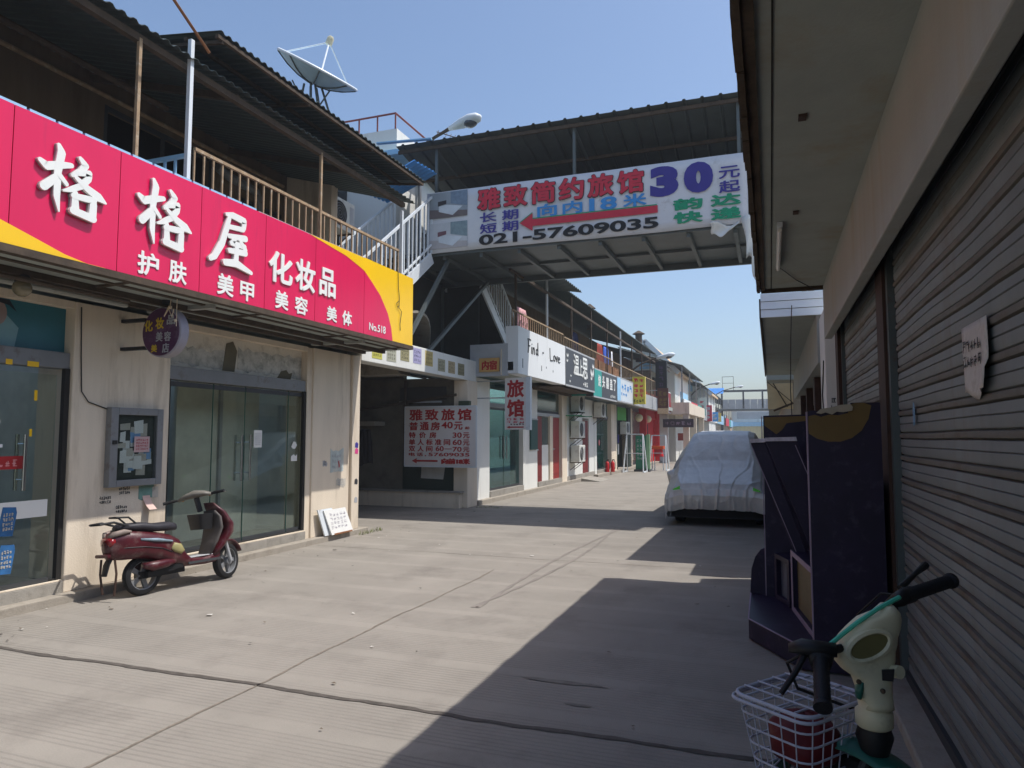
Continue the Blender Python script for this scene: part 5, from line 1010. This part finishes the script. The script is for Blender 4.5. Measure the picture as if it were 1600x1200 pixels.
t = thing('small_house', 'small white gabled house at the far end of the street', 'house', (-6.6, 106, 0)); MB().prism([(0,0),(1.9,0),(1.9,2.6),(.95,3.6),(0,2.6)], (-7.4,108,0), RX, UZ, 3).build('wall', white, t); MB().prism([(-.15,2.45),(.95,3.65),(2.05,2.45),(2.05,2.65),(.95,3.85),(-.15,2.65)], (-7.4,108.2,0), RX, UZ, 3.4).build('roof', tile, t)

for lab, x, y, z0, z1, m, nm in (('small white vertical sign on the far block past the terrace', -4.9, 56, 3.2, 4.6, white, 'vertical_sign'), ('red vertical sign hanging on the distant low block', -5.0, 63, 2.9, 4.3, redprint, 'vertical_sign'), ('blue and white sign box on the distant low block', -4.9, 69, 3.0, 3.9, bluel, 'sign_box'), ('yellow sign box far down the street', -5.0, 75, 3.1, 4.0, mat('far_yellow', S(196,176,84), .6), 'sign_box')):
    t = thing(nm, lab, 'hanging sign', (x, y, z0)); box('panel', m, t, x-.3, x+.3, y, y+.15, z0, z1); MB().bar((x-1.2,y+.07,z1-.1),(x-.3,y+.07,z1-.1),.05).build('bracket', greyfr, t)
    b = MB(); marks(b, (x-.22,y-.001,z0+.15), RX, UZ, .44, z1-z0-.3, 1, max(2, int((z1-z0)*2.5)), int(y), t=.2); b.build('worn_print', lgrey if m is not white else redprint, t)
# ------------------------------------------------------------------ right side: shutter buildings
RB = thing('shutter_building', 'plain building with rolling shutters and a wide concrete eave on the right', 'building', (1, 3, 0))
MB().box(-.07,6,-7,8.5,3.28,3.42).build('eave', soffm, RB)
q = MB(); R = random.Random(2); ys = [-7+i*.155 for i in range(101)]; pts = []
for y in ys[:-1]:
    q.box(-.098-R.uniform(0,.012), -.0705, y, y+.158, 3.235+R.uniform(-.01,.012), 3.43)
q.build('eave_edge', rustd, RB)
MB().box(-.069,-.02,-7,8.49,3.255,3.279).box(-.06,.65,8.455,8.52,3.24,3.279).build('edge_trim', rustd, RB)
MB().box(.045,.052,-7,8.45,3.274,3.2795).build('soffit_seam', dark, RB)
MB().box(.59,.67,-7,8.5,2.68,3.279).build('beam', beamm, RB, bevel=.008); MB().box(.672,6,-7,8.5,3.0,3.278).build('shutter_box', dark, RB)
MB().box(.86,6,-7,8.5,3.42,3.9).build('parapet', conc, RB)
box('back_wall', dim, RB, 3.0, 3.1, -7, 8.5, 0, 2.95)
def shutter(y0, y1, x=.80, z1=2.995, p=RB, pitch=.142):
    prof = []; z = .07
    while z < z1-.02:
        prof += [(x-.004,z,0),(x-.009,z+.012,0),(x-.010,z+.046,0),(x-.001,z+.050,0),(x-.010,z+.054,0),(x-.008,z+.092,0),(x+.010,z+.098,1),(x-.012,z+.104,1),(x-.016,z+.117,1),(x-.012,z+.130,1),(x+.010,z+.136,1)]; z += pitch
    n = len(prof); rows = 26
    b = MB(); vs = []
    for j in range(rows):
        y = y0+(y1-y0)*j/(rows-1)
        for k, (xx, zz, q) in enumerate(prof): vs.append((xx+.007*noise.noise(V((y*1.3, zz*2.2, 1)))+.005*noise.noise(V((y*3, int(zz/pitch)*3.7, 2))), y, zz+.010*noise.noise(V((y*.7, zz*.4, 7)))+.003*noise.noise(V((y*4, int(zz/pitch)*2.3, 4)))))
    for j in range(rows-1):
        for k in range(n-1):
            b.c = 1 if prof[k][2] and prof[k+1][2] else 0; o = len(b.v)
            b.f.append([j*n+k, (j+1)*n+k, (j+1)*n+k+1, j*n+k+1]); b.m.append(b.c)
    b.v = [V(q) for q in vs]
    s = b.build('roller_shutter', [shutm, shutr], p, smooth=True)
    MB().box(x-.03,x+.02,y0,y1,.061,.12).build('bottom_bar', dgrey, s)
    return s
SH = shutter(-4, 5.18); shutter(5.62, 8.5)
boxes('shutter_post', brown, RB, [(.735,.90,5.30,5.61,.06,2.995)]); boxes('guide_rail', steel, RB, [(.755,.80,5.22,5.295,.06,2.995), (.755,.79,8.44,8.5,.06,2.995)])
boxes('end_pillar', brown, RB, [(.72,1.1,8.5,8.78,.06,2.995)])
b = MB(); b.prism([(0,0),(.05,.01),(.06,.11),(.02,.14),(0,.1)], (.777,4.62,1.66), V((0,-1,0)), UZ, .002); b.build('blue_sticker', mat('pale_blue_paper', S(110,150,180), .7), SH)
# torn paper on the shutter
t = thing('torn_notice', 'torn white handwritten notice pasted on the near shutter', 'notice', (.775, 3.25, 1.9)); LY = V((0,-1,0))
def pf(u, v):
    w = .37*(1-.25*max(0, v-.5)); return V((.772-.012*(v > .6)*(u > .8)-.006*math.sin(9*u)*v, 3.44-.02*v-w*u, 2.055-.29*v+.02*math.sin(7*u+1)*v*(v > .8)))
MB().grid(pf, 10, 10).build('sheet', mat('grimy_paper', S(196,192,186), .9, var=.1, scale=12, dirt=S(150,142,130), damt=.3, dscale=14), t, smooth='all', solid=.001)
b = MB(); marks(b, (.7655,3.40,1.87), LY, UZ, .27, .13, 5, 2, 13, t=.1, d=.001); b.build('handwriting', blackprint, t)
# tube light and marks on the soffit
t = thing('tube_light', 'white fluorescent tube fixed under the concrete eave', 'light', (.11, 6.5, 3.25)); MB().box(.09,.13,5.8,7.3,3.245,3.278).build('batten', whitem, t); MB().tube([(.11,5.85,3.225),(.11,7.25,3.225)],.016,10).build('tube', wlet, t, smooth=True)
MB().tube([(.12,7.3,3.26),(.3,8.0,3.265),(.5,8.4,3.23)],.005,5).build('wire', black, t)
for y, x, lab in ((3.86,.18,'small dark bracket on the near concrete soffit'),(5.55,.2,'faint rusty patch plate on the soffit')): setp(MB().box(x,x+.04,y,y+.07,3.268,3.279).build('soffit_plate', brown), lab, 'plate')
# second building with a white fascia
R2 = thing('white_column_building', 'second shutter building with a white sheet fascia and a white column', 'building', (1, 15, 0))
MB().box(-.07,6,9.85,19.6,3.2,3.4).build('eave', soffm, R2)
q = MB()
for k in range(3): q.box(-.08,6,9.80-.012*k,9.845,3.17+k*.105,3.17+k*.105+.098)
q.build('fascia', mat('blue_white_sheet', S(238,245,250), .4, var=.04), R2)
MB().box(-.1,-.072,9.81,19.6,3.17,3.42).build('eave_edge', rustd, R2); MB().box(.6,6,9.87,19.6,2.55,3.199).build('beam', beamm, R2)
box('column', white, R2, .62, 1.1, 8.95, 9.75, .06, 3.1, bevel=.01); b = MB(); marks(b, (.66,8.949,1.9), RX, UZ, .08, .16, 1, 2, 4, t=.12); b.build('painted_number', dgrey, R2); MB().tube([(.615,9.3,.1),(.615,9.25,1.6),(.61,9.4,2.1),(.615,9.1,2.5)],.008,5).build('cable', black, R2)
boxes('wall', plaster, R2, [(.8,3,9.76,19.5,2.2,2.549)]); boxes('pier', brown, R2, [(.68,.95,12.2,12.5,.06,2.54), (.68,.95,14.9,15.2,.06,2.54), (.68,.95,17.6,17.9,.06,2.54)])
for y0, y1 in ((9.8,12.2),(12.5,14.9),(15.2,17.6)): shutter(y0, y1, .82, 2.54, R2)
box('parapet', conc, R2, .9, 6, 9.9, 19.5, 3.41, 3.9)
setp(MB().tube([(.3,9.75,3.3),(.28,9.78,2.9),(.26,9.9,2.2),(.28,10,1.5)],.006,5).build('cable', black), 'thin black cable hanging from the white sheet fascia', 'cable')
R3 = thing('far_shutter_building', 'third eaved building with beige end panel farther along the right', 'building', (1, 40, 0))
MB().box(-.07,6,20.6,80,3.15,3.35).build('eave', soffm, R3); MB().box(-.05,.6,20.58,20.66,2.35,3.05).build('end_panel', mat('beige_panel', S(206,188,150), .8), R3); MB().box(.6,6,20.7,80,0,3.149).build('wall', plaster, R3)
q = MB().bar((-.05,20.55,3.1),(.6,20.5,2.5),.02).bar((.1,20.5,3.05),(.45,20.5,2.4),.03).bar((.1,20.5,2.3),(.6,20.4,2.5),.05).build('strut', rustd, R3)

# ------------------------------------------------------------------ purple display booth
DB = thing('display_booth', 'dark purple display booth with gold arcs standing before the shutters', 'booth', (.25, 6.1, 0))
MB().prism([(-.21,7.25),(-.2,5.98),(.16,5.32),(.70,5.30),(.70,7.25)], (0,0,.012), RX, RY, .15).build('base', purple, DB, bevel=.006)
MB().prism([(-.216,7.25),(-.206,5.975),(.157,5.312),(.165,5.325),(-.196,5.985),(-.204,7.25)], (0,0,.1625), RX, RY, .006).build('edge_trim', lilac, DB)
pA = MB().prism([(.245,.162),(.70,.162),(.70,1.83),(.52,1.83),(.50,1.79),(.44,1.775),(.38,1.78),(.33,1.765),(.29,1.78),(.245,1.775)], (0,5.36,0), RX, UZ, .05).build('front_panel', purple, DB)
arc_ = [(.247,1.66),(.25,1.62),(.30,1.585),(.37,1.565),(.45,1.565),(.52,1.59),(.58,1.64),(.625,1.72),(.645,1.81),(.60,1.828),(.55,1.828),(.52,1.82),(.50,1.76),(.44,1.745),(.38,1.75),(.33,1.735),(.29,1.75),(.25,1.74)]
MB().prism(arc_, (0,5.309,0), RX, UZ, .003).build('gold_arc', gold, pA)
MB().prism([(.30,1.762),(.33,1.79),(.40,1.80),(.45,1.815),(.515,1.82),(.53,1.80),(.525,1.775),(.47,1.765),(.43,1.77),(.40,1.75),(.36,1.765),(.33,1.755)], (0,5.304,0), RX, UZ, .02).build('torn_core', mat('torn_foam', S(176,166,146), .95, var=.2, bump=.5), pA)
MB().box(.236,.2445,5.305,5.37,.165,1.77).build('panel_edge', lilac, pA)
pB = MB().prism([(-.07,.162),(.34,.162),(.34,1.80),(-.06,1.79)], (0,6.93,0), RX, UZ, .05).build('far_panel', purple, DB)
MB().prism([(-.05,1.70),(.0,1.66),(.05,1.62),(.1,1.66),(.14,1.72),(.3,1.74),(.3,1.785),(-.05,1.775)], (0,6.879,0), RX, UZ, .003).build('gold_arc', gold, pB); MB().box(-.078,-.0705,6.875,6.935,.165,1.785).build('panel_edge', lilac, pB)
MB().box(.60,.70,5.37,6.88,.162,1.3).build('back_panel', purple, DB)
def cubby(px, py, rot, L, D, z0, z1, back, strip):
    T = Matrix.Translation((px, py, 0)) @ Matrix.Rotation(math.radians(rot), 4, 'Z'); y0, y1, x0, x1 = 0, L, 0, D
    def bb(*L_):
        q = MB(T)
        for a in L_: q.box(*a)
        return q
    o = bb((x0,x1,y0,y0+.03,z0,z1),(x0,x1,y1-.03,y1,z0,z1),(x0,x1,y0+.03,y1-.03,z1-.03,z1),(x0,x1,y0+.03,y1-.03,z0,z0+.03),(x1-.02,x1,y0+.03,y1-.03,z0+.03,z1-.03)).build('shelf_box', purple, DB)
    bb((x0-.006,x0-.0003,y0,y0+.05,z0,z1),(x0-.006,x0-.0003,y1-.05,y1,z0,z1),(x0-.006,x0-.0003,y0+.05,y1-.05,z1-.04,z1),(x0-.006,x0-.0003,y0+.05,y1-.05,z0,z0+.04)).build('edge_strip', strip, o)
    bb((x0+.04,x0+.05,y0+.031,y1-.031,z0+.031,z1-.031)).build('box_back', back, o)
cubby(.275, 5.40, 8, 1.0, .3, .166, .66, mat('olive_laminate', S(120,106,76), .6, var=.2), lilac); cubby(.12, 6.47, 18, .36, .2, .166, .56, mat('grey_laminate', S(92,94,104), .5, var=.2), purple)
MB().prism([(0,0),(.14,0),(.14,.42),(.10,.40),(.05,.33),(.015,.22)], (-.212,7.0,.164), RX, UZ, .05).build('side_bracket', purple, DB)
# leaning slabs
for k, (x0, x1, y, lab) in enumerate(((-.16,-.045,6.30,'narrow purple slab leaning in the booth, on the street side'),(-.04,.20,6.26,'wide purple slab leaning in the booth beside the narrow one'))):
    t = thing('leaning_slab', lab, 'slab', ((x0+x1)/2+.2, y, .17), 'purple slabs leaning in the booth'); sh_ = .33+.02*k
    MB().prism([(x0+sh_,.62 if k else .62),(x1+sh_-.02,.62),(x1,1.55+.012*k),(x0,1.545+.012*k)], (0,y+.1,0), RX, UZ, .1).build('panel', purple, t, bevel=.004)
    MB().prism([(x0-.008,1.547+.012*k),(x1+.003,1.552+.012*k),(x1-.004,1.585+.012*k),(x0-.004,1.578+.012*k)], (0,y+.105,0), RX, UZ, .125).build('top_edge', mat('chipped_skylit_edge', S(206,198,204), .9, var=.25, scale=20, bump=.5) if 'chipped_skylit_edge' not in MATS else MATS['chipped_skylit_edge'], t)  # chipped slab edge, its colour lightened for the skylight on top
    MB().bar((x0+sh_+.01 if k == 0 else x1+sh_-.03,y-.004,.64),(x0+.004 if k == 0 else x1-.012,y-.004,1.53),.012,.006).build('edge_strip', lilac, t)

# ------------------------------------------------------------------ car under a silver cover
CC = thing('covered_car', 'car parked under a silver wrinkled cover in front of the booth', 'car', (-.93, 15.2, 0)); CX = -.93
prof = [(13.02,.26,.30,.86,.80),(13.0,.32,.42,.88,.84),(12.99,.42,.55,.895,.84),(13.02,.52,.66,.90,.80),(13.14,.60,.75,.905,.74),(13.5,.70,.86,.91,.74),(13.95,.82,1.0,.915,.76),(14.25,.92,1.13,.92,.78),(14.5,.98,1.28,.92,.72),(14.85,1.02,1.48,.915,.66),(15.2,1.04,1.63,.905,.62),(15.6,1.05,1.70,.90,.62),(16.4,1.05,1.72,.90,.62),(17.0,1.03,1.68,.90,.62),(17.35,.95,1.45,.89,.66),(17.52,.7,1.0,.88,.72),(17.55,.4,.5,.86,.76),(17.53,.25,.30,.84,.78)]
def car_pt(u, v):
    f = v*(len(prof)-1); i = min(int(f), len(prof)-2); a = f-i; y, zb, zt, wb, wt = [prof[i][k]*(1-a)+prof[i+1][k]*a for k in range(5)]
    s = abs(u-.5)*2; sg = -1 if u < .5 else 1; hem = .15+.022*math.sin(v*37+u*20)*(1 if s > .9 else .3)
    pl = [(0, 0, zt+.012), (.2, wt*.36, zt+.011), (.45, wt*.80, zt+.0), (.56, wt*.99, zt-.05), (.70, (wt*.35+wb*.65), zb*.55+zt*.45 if zt-zb > .3 else zb), (.80, wb, zb-.05), (.92, wb*1.0, (zb+hem)*.5), (1, wb*.985, min(hem, zb-.02))]
    for k in range(len(pl)-1):
        if s <= pl[k+1][0]: t = (s-pl[k][0])/(pl[k+1][0]-pl[k][0]); t = t*t*(3-2*t)*.5+t*.5; x = pl[k][1]*(1-t)+pl[k+1][1]*t; z = pl[k][2]*(1-t)+pl[k+1][2]*t; break
    x *= sg
    if 14.05 < y < 14.6 and s > .7: x += sg*.11*math.exp(-((y-14.32)/.14)**2)*math.exp(-((s-.8)/.1)**2)   # wing mirrors
    # folds
    def ridge(sx, sy, sz, o): return max(0, 1-abs(noise.noise(V((x*sx+o, y*sy, z*sz+o))))*3.2)**2
    n2 = noise.noise(V((x*6, y*2.2, z*5+3)))
    ang = math.atan2(x, max(.05, y-11.9)); w_ = noise.noise(V((x*1.5, y*1.2, z)))*1.2
    rad = (1-abs(math.sin(ang*15+w_)))**4-.2; rad2 = (1-abs(math.sin(ang*37+w_*3)))**3-.2
    d = .007*ridge(1.8, .6, 1.5, 3)+.003*ridge(5, 2.0, 4, 9)+.004*n2-.004
    if y < 14.5: d += (.015*rad+.004*rad2)*min(1, max(0, (y-12.9)*2+.35))*min(1, (14.5-y)*4)
    if 14.3 < y < 15.6: d += .013*((1-abs(math.sin(x*7+2.5*noise.noise(V((x*2, y*2, 1)))+(y-15)*x*2)))**3-.2)*max(0, 1-abs(y-14.95)/.65)
    low = max(0, 1-(z-.19)/.35); d += low*.022*((1-abs(math.sin((x*11 if y < 13.3 else y*8)+2*noise.noise(V((x*2, y*2, 2))))))**3-.25)
    t = min(1, max(0, (s-.45)/.3)); t = t*t*(3-2*t); z += d*(1-t); x += sg*d*t
    if y < 13.3: y -= d*1.3
    return V((CX+x, y, z))
MB().grid(car_pt, 220, 260).build('cover', silver, CC, smooth='all', solid=.006)
box('underbody', dark, CC, CX-.80, CX+.80, 13.12, 17.4, .17, .5)
for x in (CX-.80, CX+.62):
    for y in (13.75, 16.6):
        MB().lathe((x,y,.31),(1,0,0),[(.2,.0),(.29,.01),(.31,.04),(.31,.15),(.29,.18),(.2,.18),(.2,.0)],24,False).build('tyre', rubber, CC, smooth=True)
for s, lab in ((-1,'bright green reflective patch'),(1,None)):
    b = MB(); b.grid(lambda u, v: V((CX+s*(.62+.12*u), 12.975-.004-.01*u, .66+.06*v*(1-.6*u)-.02*u)), 4, 3); b.build('reflective_patch', mat('reflective_green', S(96,214,70), .4) if 'reflective_green' not in MATS else MATS['reflective_green'], CC, solid=.004)
MB().bar((CX-.88,13.04,.17),(CX+.88,13.04,.17),.02).build('hem_cord', black, CC)

# ------------------------------------------------------------------ bicycle at the lower right
BK = thing('electric_bicycle', 'old green electric bicycle with a beige headset and a white wire basket by the shutter', 'bicycle', (.42, 2.2, 0))
hp = V((.285, 2.58, 0))                       # front axle on the ground
fw = V((-.80, .60, 0)).normalized(); lt = V((-.60, -.80, 0))      # steering: forward, left
LEAN = V((-.12, -.10, 0))                        # lean to the kick stand side per metre of height
def F(f, l, z): return hp+fw*f+lt*l+UZ*z+LEAN*z*.55
# front wheel
q = MB(); q.tube([F(.02+.265*math.cos(a*PI/20),0,.29+.265*math.sin(a*PI/20)) for a in range(40)], .024, 8, True); FWh = q.build('front_wheel', rubber, BK, smooth=True)
q = MB(); q.tube([F(.02+.235*math.cos(a*PI/20),0,.29+.235*math.sin(a*PI/20)) for a in range(40)], .011, 6, True)
for k in range(14): a = k*2*PI/14; q.tube([F(.02,.02*(-1)**k,.29),F(.02+.235*math.cos(a),0,.29+.235*math.sin(a))], .0022, 4)
q.tube([F(.02,-.05,.29),F(.02,.05,.29)],.018); q.build('rim', stain, FWh, smooth=True)
b = MB(); b.grid(lambda u, v: F(.02+.335*math.cos(PI*(-.05+1.0*u)),-.065+.13*v,.30+.335*math.sin(PI*(-.05+1.0*u))-.02*(2*v-1)**2), 26, 7); b.build('mudguard', mint, BK, smooth='all', solid=.003)
q = MB()
for s in (-1, 1): q.tube([F(.02,s*.05,.29),F(-.03,s*.05,.58),F(-.05,0,.66)], .014)
q.build('fork', dgrey, BK, smooth=True)
# steering tube, beige
MB().loft([(F(-.05,0,.70),fw*.045,lt*.045,2),(F(-.052,0,.708),fw*.054,lt*.054,2),(F(-.055,0,.75),fw*.054,lt*.055,2),(F(-.058,0,.76),fw*.045,lt*.047,2),(F(-.06,0,.79),fw*.047,lt*.05,2.2)], 24).build('steering_tube', beige, BK, smooth='all')
MB().lathe(F(-.045,0,.62),UZ,[(.04,0),(.055,.05),(.045,.085)],16).build('head_bearing', black, BK, smooth=True)
# headset cowl with an empty oval dial hole facing the rider
RG = [(.29,.044,.765),(.289,.043,.78),(.285,.046,.795),(.28,.051,.825),(.275,.057,.86),(.262,.072,.88),(.256,.086,.905),(.252,.091,.93),(.26,.089,.955),(.27,.081,.98),(.285,.074,1.005),(.302,.060,1.035),(.322,.038,1.055),(.327,.014,1.078)]
BV = V((.28, -.96, 0))
ck = MB().loft([(V((x,2.5,z)), V((h,.45*h,0)), BV*min(.055,.030+.3*h if z > .84 else .045), 3.0 if .87 < z < 1.04 else 2.4) for x, h, z in RG], 40).build('headset_cowl', beige, BK, smooth='all')
def ov(k, r): return V((.262,2.453,.962))+V((.058,.022,.014))*(r*math.cos(k))+V((0.006,0,.042))*(r*math.sin(k))
MB().quad(*[ov(k*PI/14, 1.0)+BV*.015 for k in range(28)]).build('dial_hole', mat('dial_recess', S(112,106,66), .8, var=.15), ck); MB().tube([ov(k*PI/14, 1.04)+BV*.011 for k in range(28)], .010, 6, True).build('dial_rim', beige, ck, smooth=True)
MB().tube([V((.325,2.50,.88)),V((.352,2.47,.885))],.02,12).build('key_lock', beige, ck, smooth=True); MB().prism([(0,0),(.03,.0),(.034,.036),(0,.03)], (.298,2.445,.865), RX, UZ, .008).build('dark_plate', black, ck)
for x, z in ((.215,.985),(.275,1.03),(.235,.85),(.3,.83)): MB().ball((x,2.45,z),.008,8).build('screw', rustd, ck)
MB().tube([(.365,2.52,1.10),(.295,2.46,1.072),(.235,2.44,1.03),(.19,2.43,.992),(.15,2.41,.96)], .007, 6).build('green_cable', mat('cable_green', S(70,180,150), .4), BK, smooth=True)
MB().loft([(V((.235,2.47,.80)),V((.01,0,0)),V((0,.03,0)),2),(V((.238,2.47,.83)),V((.014,0,0)),V((0,.03,0)),2),(V((.25,2.47,.86)),V((.008,0,0)),V((0,.02,0)),2)],10).build('side_lamp', mint, BK, smooth='all')
# handlebar and grips; both ends sweep back
gr = mat('grip_rubber', S(28,28,32), .6, bump=.3, bscale=200)
gl = V((.125,2.38,.945)); ge_ = V((.118, 2.21, .84)); g2 = V((.385,2.60,1.085)); g3 = V((.565, 2.80, 1.112))
MB().tube([gl, V((.19,2.44,.95)), V((.27,2.5,.99)), V((.33,2.55,1.05)), g2], .013, 10).build('handlebar', black, BK, smooth=True)
MB().tube([gl.lerp(ge_,k/33) for k in range(34)], [(.026 if k < 3 or k > 30 else .0215+.002*(k % 2)) for k in range(34)], 16).build('grip', gr, BK, smooth=True)
MB().loft([(gl+V((0,.03,-.01)),V((.03,0,0)),V((0,0,.028)),2.6),(gl,V((.04,0,0)),V((0,0,.03)),2.6),(gl.lerp(ge_,.2),V((.03,0,0)),V((0,0,.026)),2.6)],14).build('brake_clamp', black, BK, smooth='all')
MB().loft([(gl+V((-.09,.02,.0)),V((0,.02,0)),V((0,0,.012)),3),(gl+V((-.05,.01,.012)),V((0,.04,0)),V((0,0,.02)),3),(gl+V((.045,0,.012)),V((0,.03,0)),V((0,0,.018)),3)],12).build('switch_box', black, BK, smooth='all')
MB().tube([gl+V((-.04,0,0)), gl+V((-.075,-.06,-.05)), gl+V((-.115,-.10,-.10))], [.011,.009,.008], 8).build('brake_lever', black, BK, smooth=True)
MB().tube([g2.lerp(g3,k/41) for k in range(42)], [(.026 if k < 8 or k > 38 else .020+.002*(k % 2)) for k in range(42)], 16).build('grip', gr, BK, smooth=True)
MB().loft([(g2+V((-.03,-.02,-.01)),V((0,.03,0)),V((0,0,.02)),2.6),(g2,V((0,.04,0)),V((0,0,.028)),2.6),(g2.lerp(g3,.2),V((0,.03,0)),V((0,0,.022)),2.6)],14).build('brake_clamp', black, BK, smooth='all')
MB().tube([g2+V((0,.04,.02)), g2.lerp(g3,.4)+V((-.01,.05,.045)), g2.lerp(g3,.62)+V((-.01,.06,.06))], [.011,.008,.013], 8).build('brake_lever', black, BK, smooth=True)
MB().tube([g2+V((-.02,0,0)),g2+V((-.045,-.02,-.02)),V((.325,2.5,1.04))], .012).build('twist_housing', rustd, BK, smooth=True)
MB().tube([gl+V((-.05,0,-.01)),V((.03,2.40,.90)),V((.06,2.48,.80)),V((.20,2.55,.74)),V((.27,2.56,.72))],.005,6).build('brake_cable', black, BK, smooth=True)
MB().tube([g2+V((0,.03,0)),V((.33,2.66,1.08)),V((.26,2.68,1.0)),V((.26,2.63,.85))],.005,6).build('brake_cable', black, BK, smooth=True)
# basket
wire = mat('white_wire', S(178,180,194), .4, var=.1)
bo_ = F(-.01,.05,.745); bx = fw; by = lt
def Bp(a, l, z): return bo_+bx*(.03+a)+by*l+UZ*z
def ringpts(k, z):
    a0, a1, w = .0+k*.03, .29-k*.045, .175-k*.035; o = []; r = .05
    for cx_, cy_, st in ((a1-r,w-r,0),(a0+r,w-r,1),(a0+r,-w+r,2),(a1-r,-w+r,3)):
        for i in range(5): an = PI/2*st+PI/2*i/4; o.append(Bp(cx_+r*math.cos(an), cy_+r*math.sin(an), z))
    return o
bk = MB().tube(ringpts(0,0), .0065, 8, True).tube(ringpts(-.25,-.015), .0055, 8, True).build('basket', wire, BK, smooth=True)
q = MB()
for i, (k, z) in enumerate(((.25,-.055),(.45,-.10),(.65,-.15),(.85,-.20),(1.0,-.245))): q.tube(ringpts(k, z), .0034, 6, True)
def even(P, n):
    D = [0]
    for a, c in zip(P, P[1:]+P[:1]): D.append(D[-1]+(c-a).length)
    o = []
    for k in range(n):
        t = D[-1]*k/n; i = max(q for q in range(len(P)) if D[q] <= t); o.append(P[i].lerp(P[(i+1) % len(P)], (t-D[i])/max(1e-6, D[i+1]-D[i])))
    return o
T0 = even(ringpts(0,0), 22); T1 = even(ringpts(1.0,-.245), 22)
for a, c in zip(T0, T1): q.tube([a, c], .0022, 5)
for k in (2, 4, 6, 8, 10): q.tube([T1[k], T1[(21-k) % 22]], .003, 5)
q.build('wire_mesh', wire, bk, smooth=True)
q = MB()
for f in (.12,.36,.60,.84): q.tube([Bp(.02+.25*f,-.172,.004),Bp(.02+.25*f,.172,.004)], .0035, 6)
for l in (-.11,-.04,.04,.11): q.tube([Bp(.004,l,.010),Bp(.286,l,.010)], .0035, 6)
q.build('basket_lid', wire, bk, smooth=True)
t = thing('red_bag', 'crumpled dark red bag inside the white bicycle basket', 'bag', tuple(Bp(.15,0,-.2)))
c_ = Bp(.14,0,-.14); MB().grid(lambda u, v: c_+V((.11*math.cos(2*PI*u)*math.sin(PI*v), .11*math.sin(2*PI*u)*math.sin(PI*v), -.085*math.cos(PI*v)))*(1+.18*noise.noise(V((3*math.cos(2*PI*u),3*math.sin(2*PI*u),4*v)))), 30, 20, True).build('bag', mat('dark_red_bag', S(96,24,30), .6, var=.2), t, smooth='all')
# frame, seat, rear wheel (mostly below the picture)
rr = V((.28, -.96, 0)); 
def G(d, z, l=0): return V((.345,2.50,0))+rr*d+UZ*z+V((-.96,-.28,0))*(l)+LEAN*z*.5
MB().tube([G(0,.60),G(.12,.40),G(.35,.30),G(.62,.30),G(.72,.36)], .03, 10).tube([G(.62,.30),G(.58,.66)], .02).tube([G(.72,.36),G(1.02,.29)], .018).tube([G(.58,.6),G(1.02,.6)], .014).build('frame', mint, BK, smooth=True)
q = MB(); q.tube([G(1.02+.25*math.cos(a*PI/20),.29+.25*math.sin(a*PI/20)) for a in range(40)], .026, 8, True); RWh = q.build('rear_wheel', rubber, BK, smooth=True)
q = MB()
for k in range(12): a = k*2*PI/12; q.tube([G(1.02,.29),G(1.02+.225*math.cos(a),.29+.225*math.sin(a))], .0025, 4)
q.tube([G(1.02+.225*math.cos(a*PI/20),.29+.225*math.sin(a*PI/20)) for a in range(40)], .011, 6, True); q.build('rim', stain, RWh)
MB().loft([(G(.48,.70),V((.03,0,0)),V((0,0,.02)),2.4),(G(.55,.71),V((.07,0,0)),V((0,0,.035)),2.6),(G(.7,.73),V((.11,0,0)),V((0,0,.04)),2.6),(G(.76,.73),V((.08,0,0)),V((0,0,.03)),2.4)],16).build('seat', black, BK, smooth='all')
MB().box(.33,.50,2.02,2.2,.34,.50).build('battery_case', black, BK, bevel=.015)
MB().tube([G(.6,.28),G(.55,.01,.16)],.014).build('kick_stand', dgrey, BK)
# loose overhead pole and cables
setp(MB().tube([(-5.0,3.2,6.2),(-5.15,4.4,5.95),(-5.3,5.45,5.52)], .016, 6).build('overhead_pole', wood), 'thin brown pole slanting over the near roof to the white post', 'pole')
setp(MB().tube([(-7.9,15.2,8.6),(-8.0,16,9.05)], .008, 5).build('cable', mat('pink_cable', S(190,150,150), .7)), 'thin pale cable from the rooftop house to the street lamp', 'cable')

# ------------------------------------------------------------------ thin summer haze in the air of the street
hm = bpy.data.materials.new('haze'); hm.use_nodes = True; hn = hm.node_tree.nodes; hn.remove(hn['Principled BSDF'])
hv = hn.new('ShaderNodeVolumePrincipled'); hv.inputs['Color'].default_value = (.86,.91,.98,1); hv.inputs['Density'].default_value = .0017; hv.inputs['Anisotropy'].default_value = .2
hm.node_tree.links.new(hv.outputs[0], hn['Material Output'].inputs['Volume'])
setp(MB().box(-60,60,-60,160,-1,16).build('haze', hm), 'thin pale haze in the air along the street', 'haze', kind='stuff')
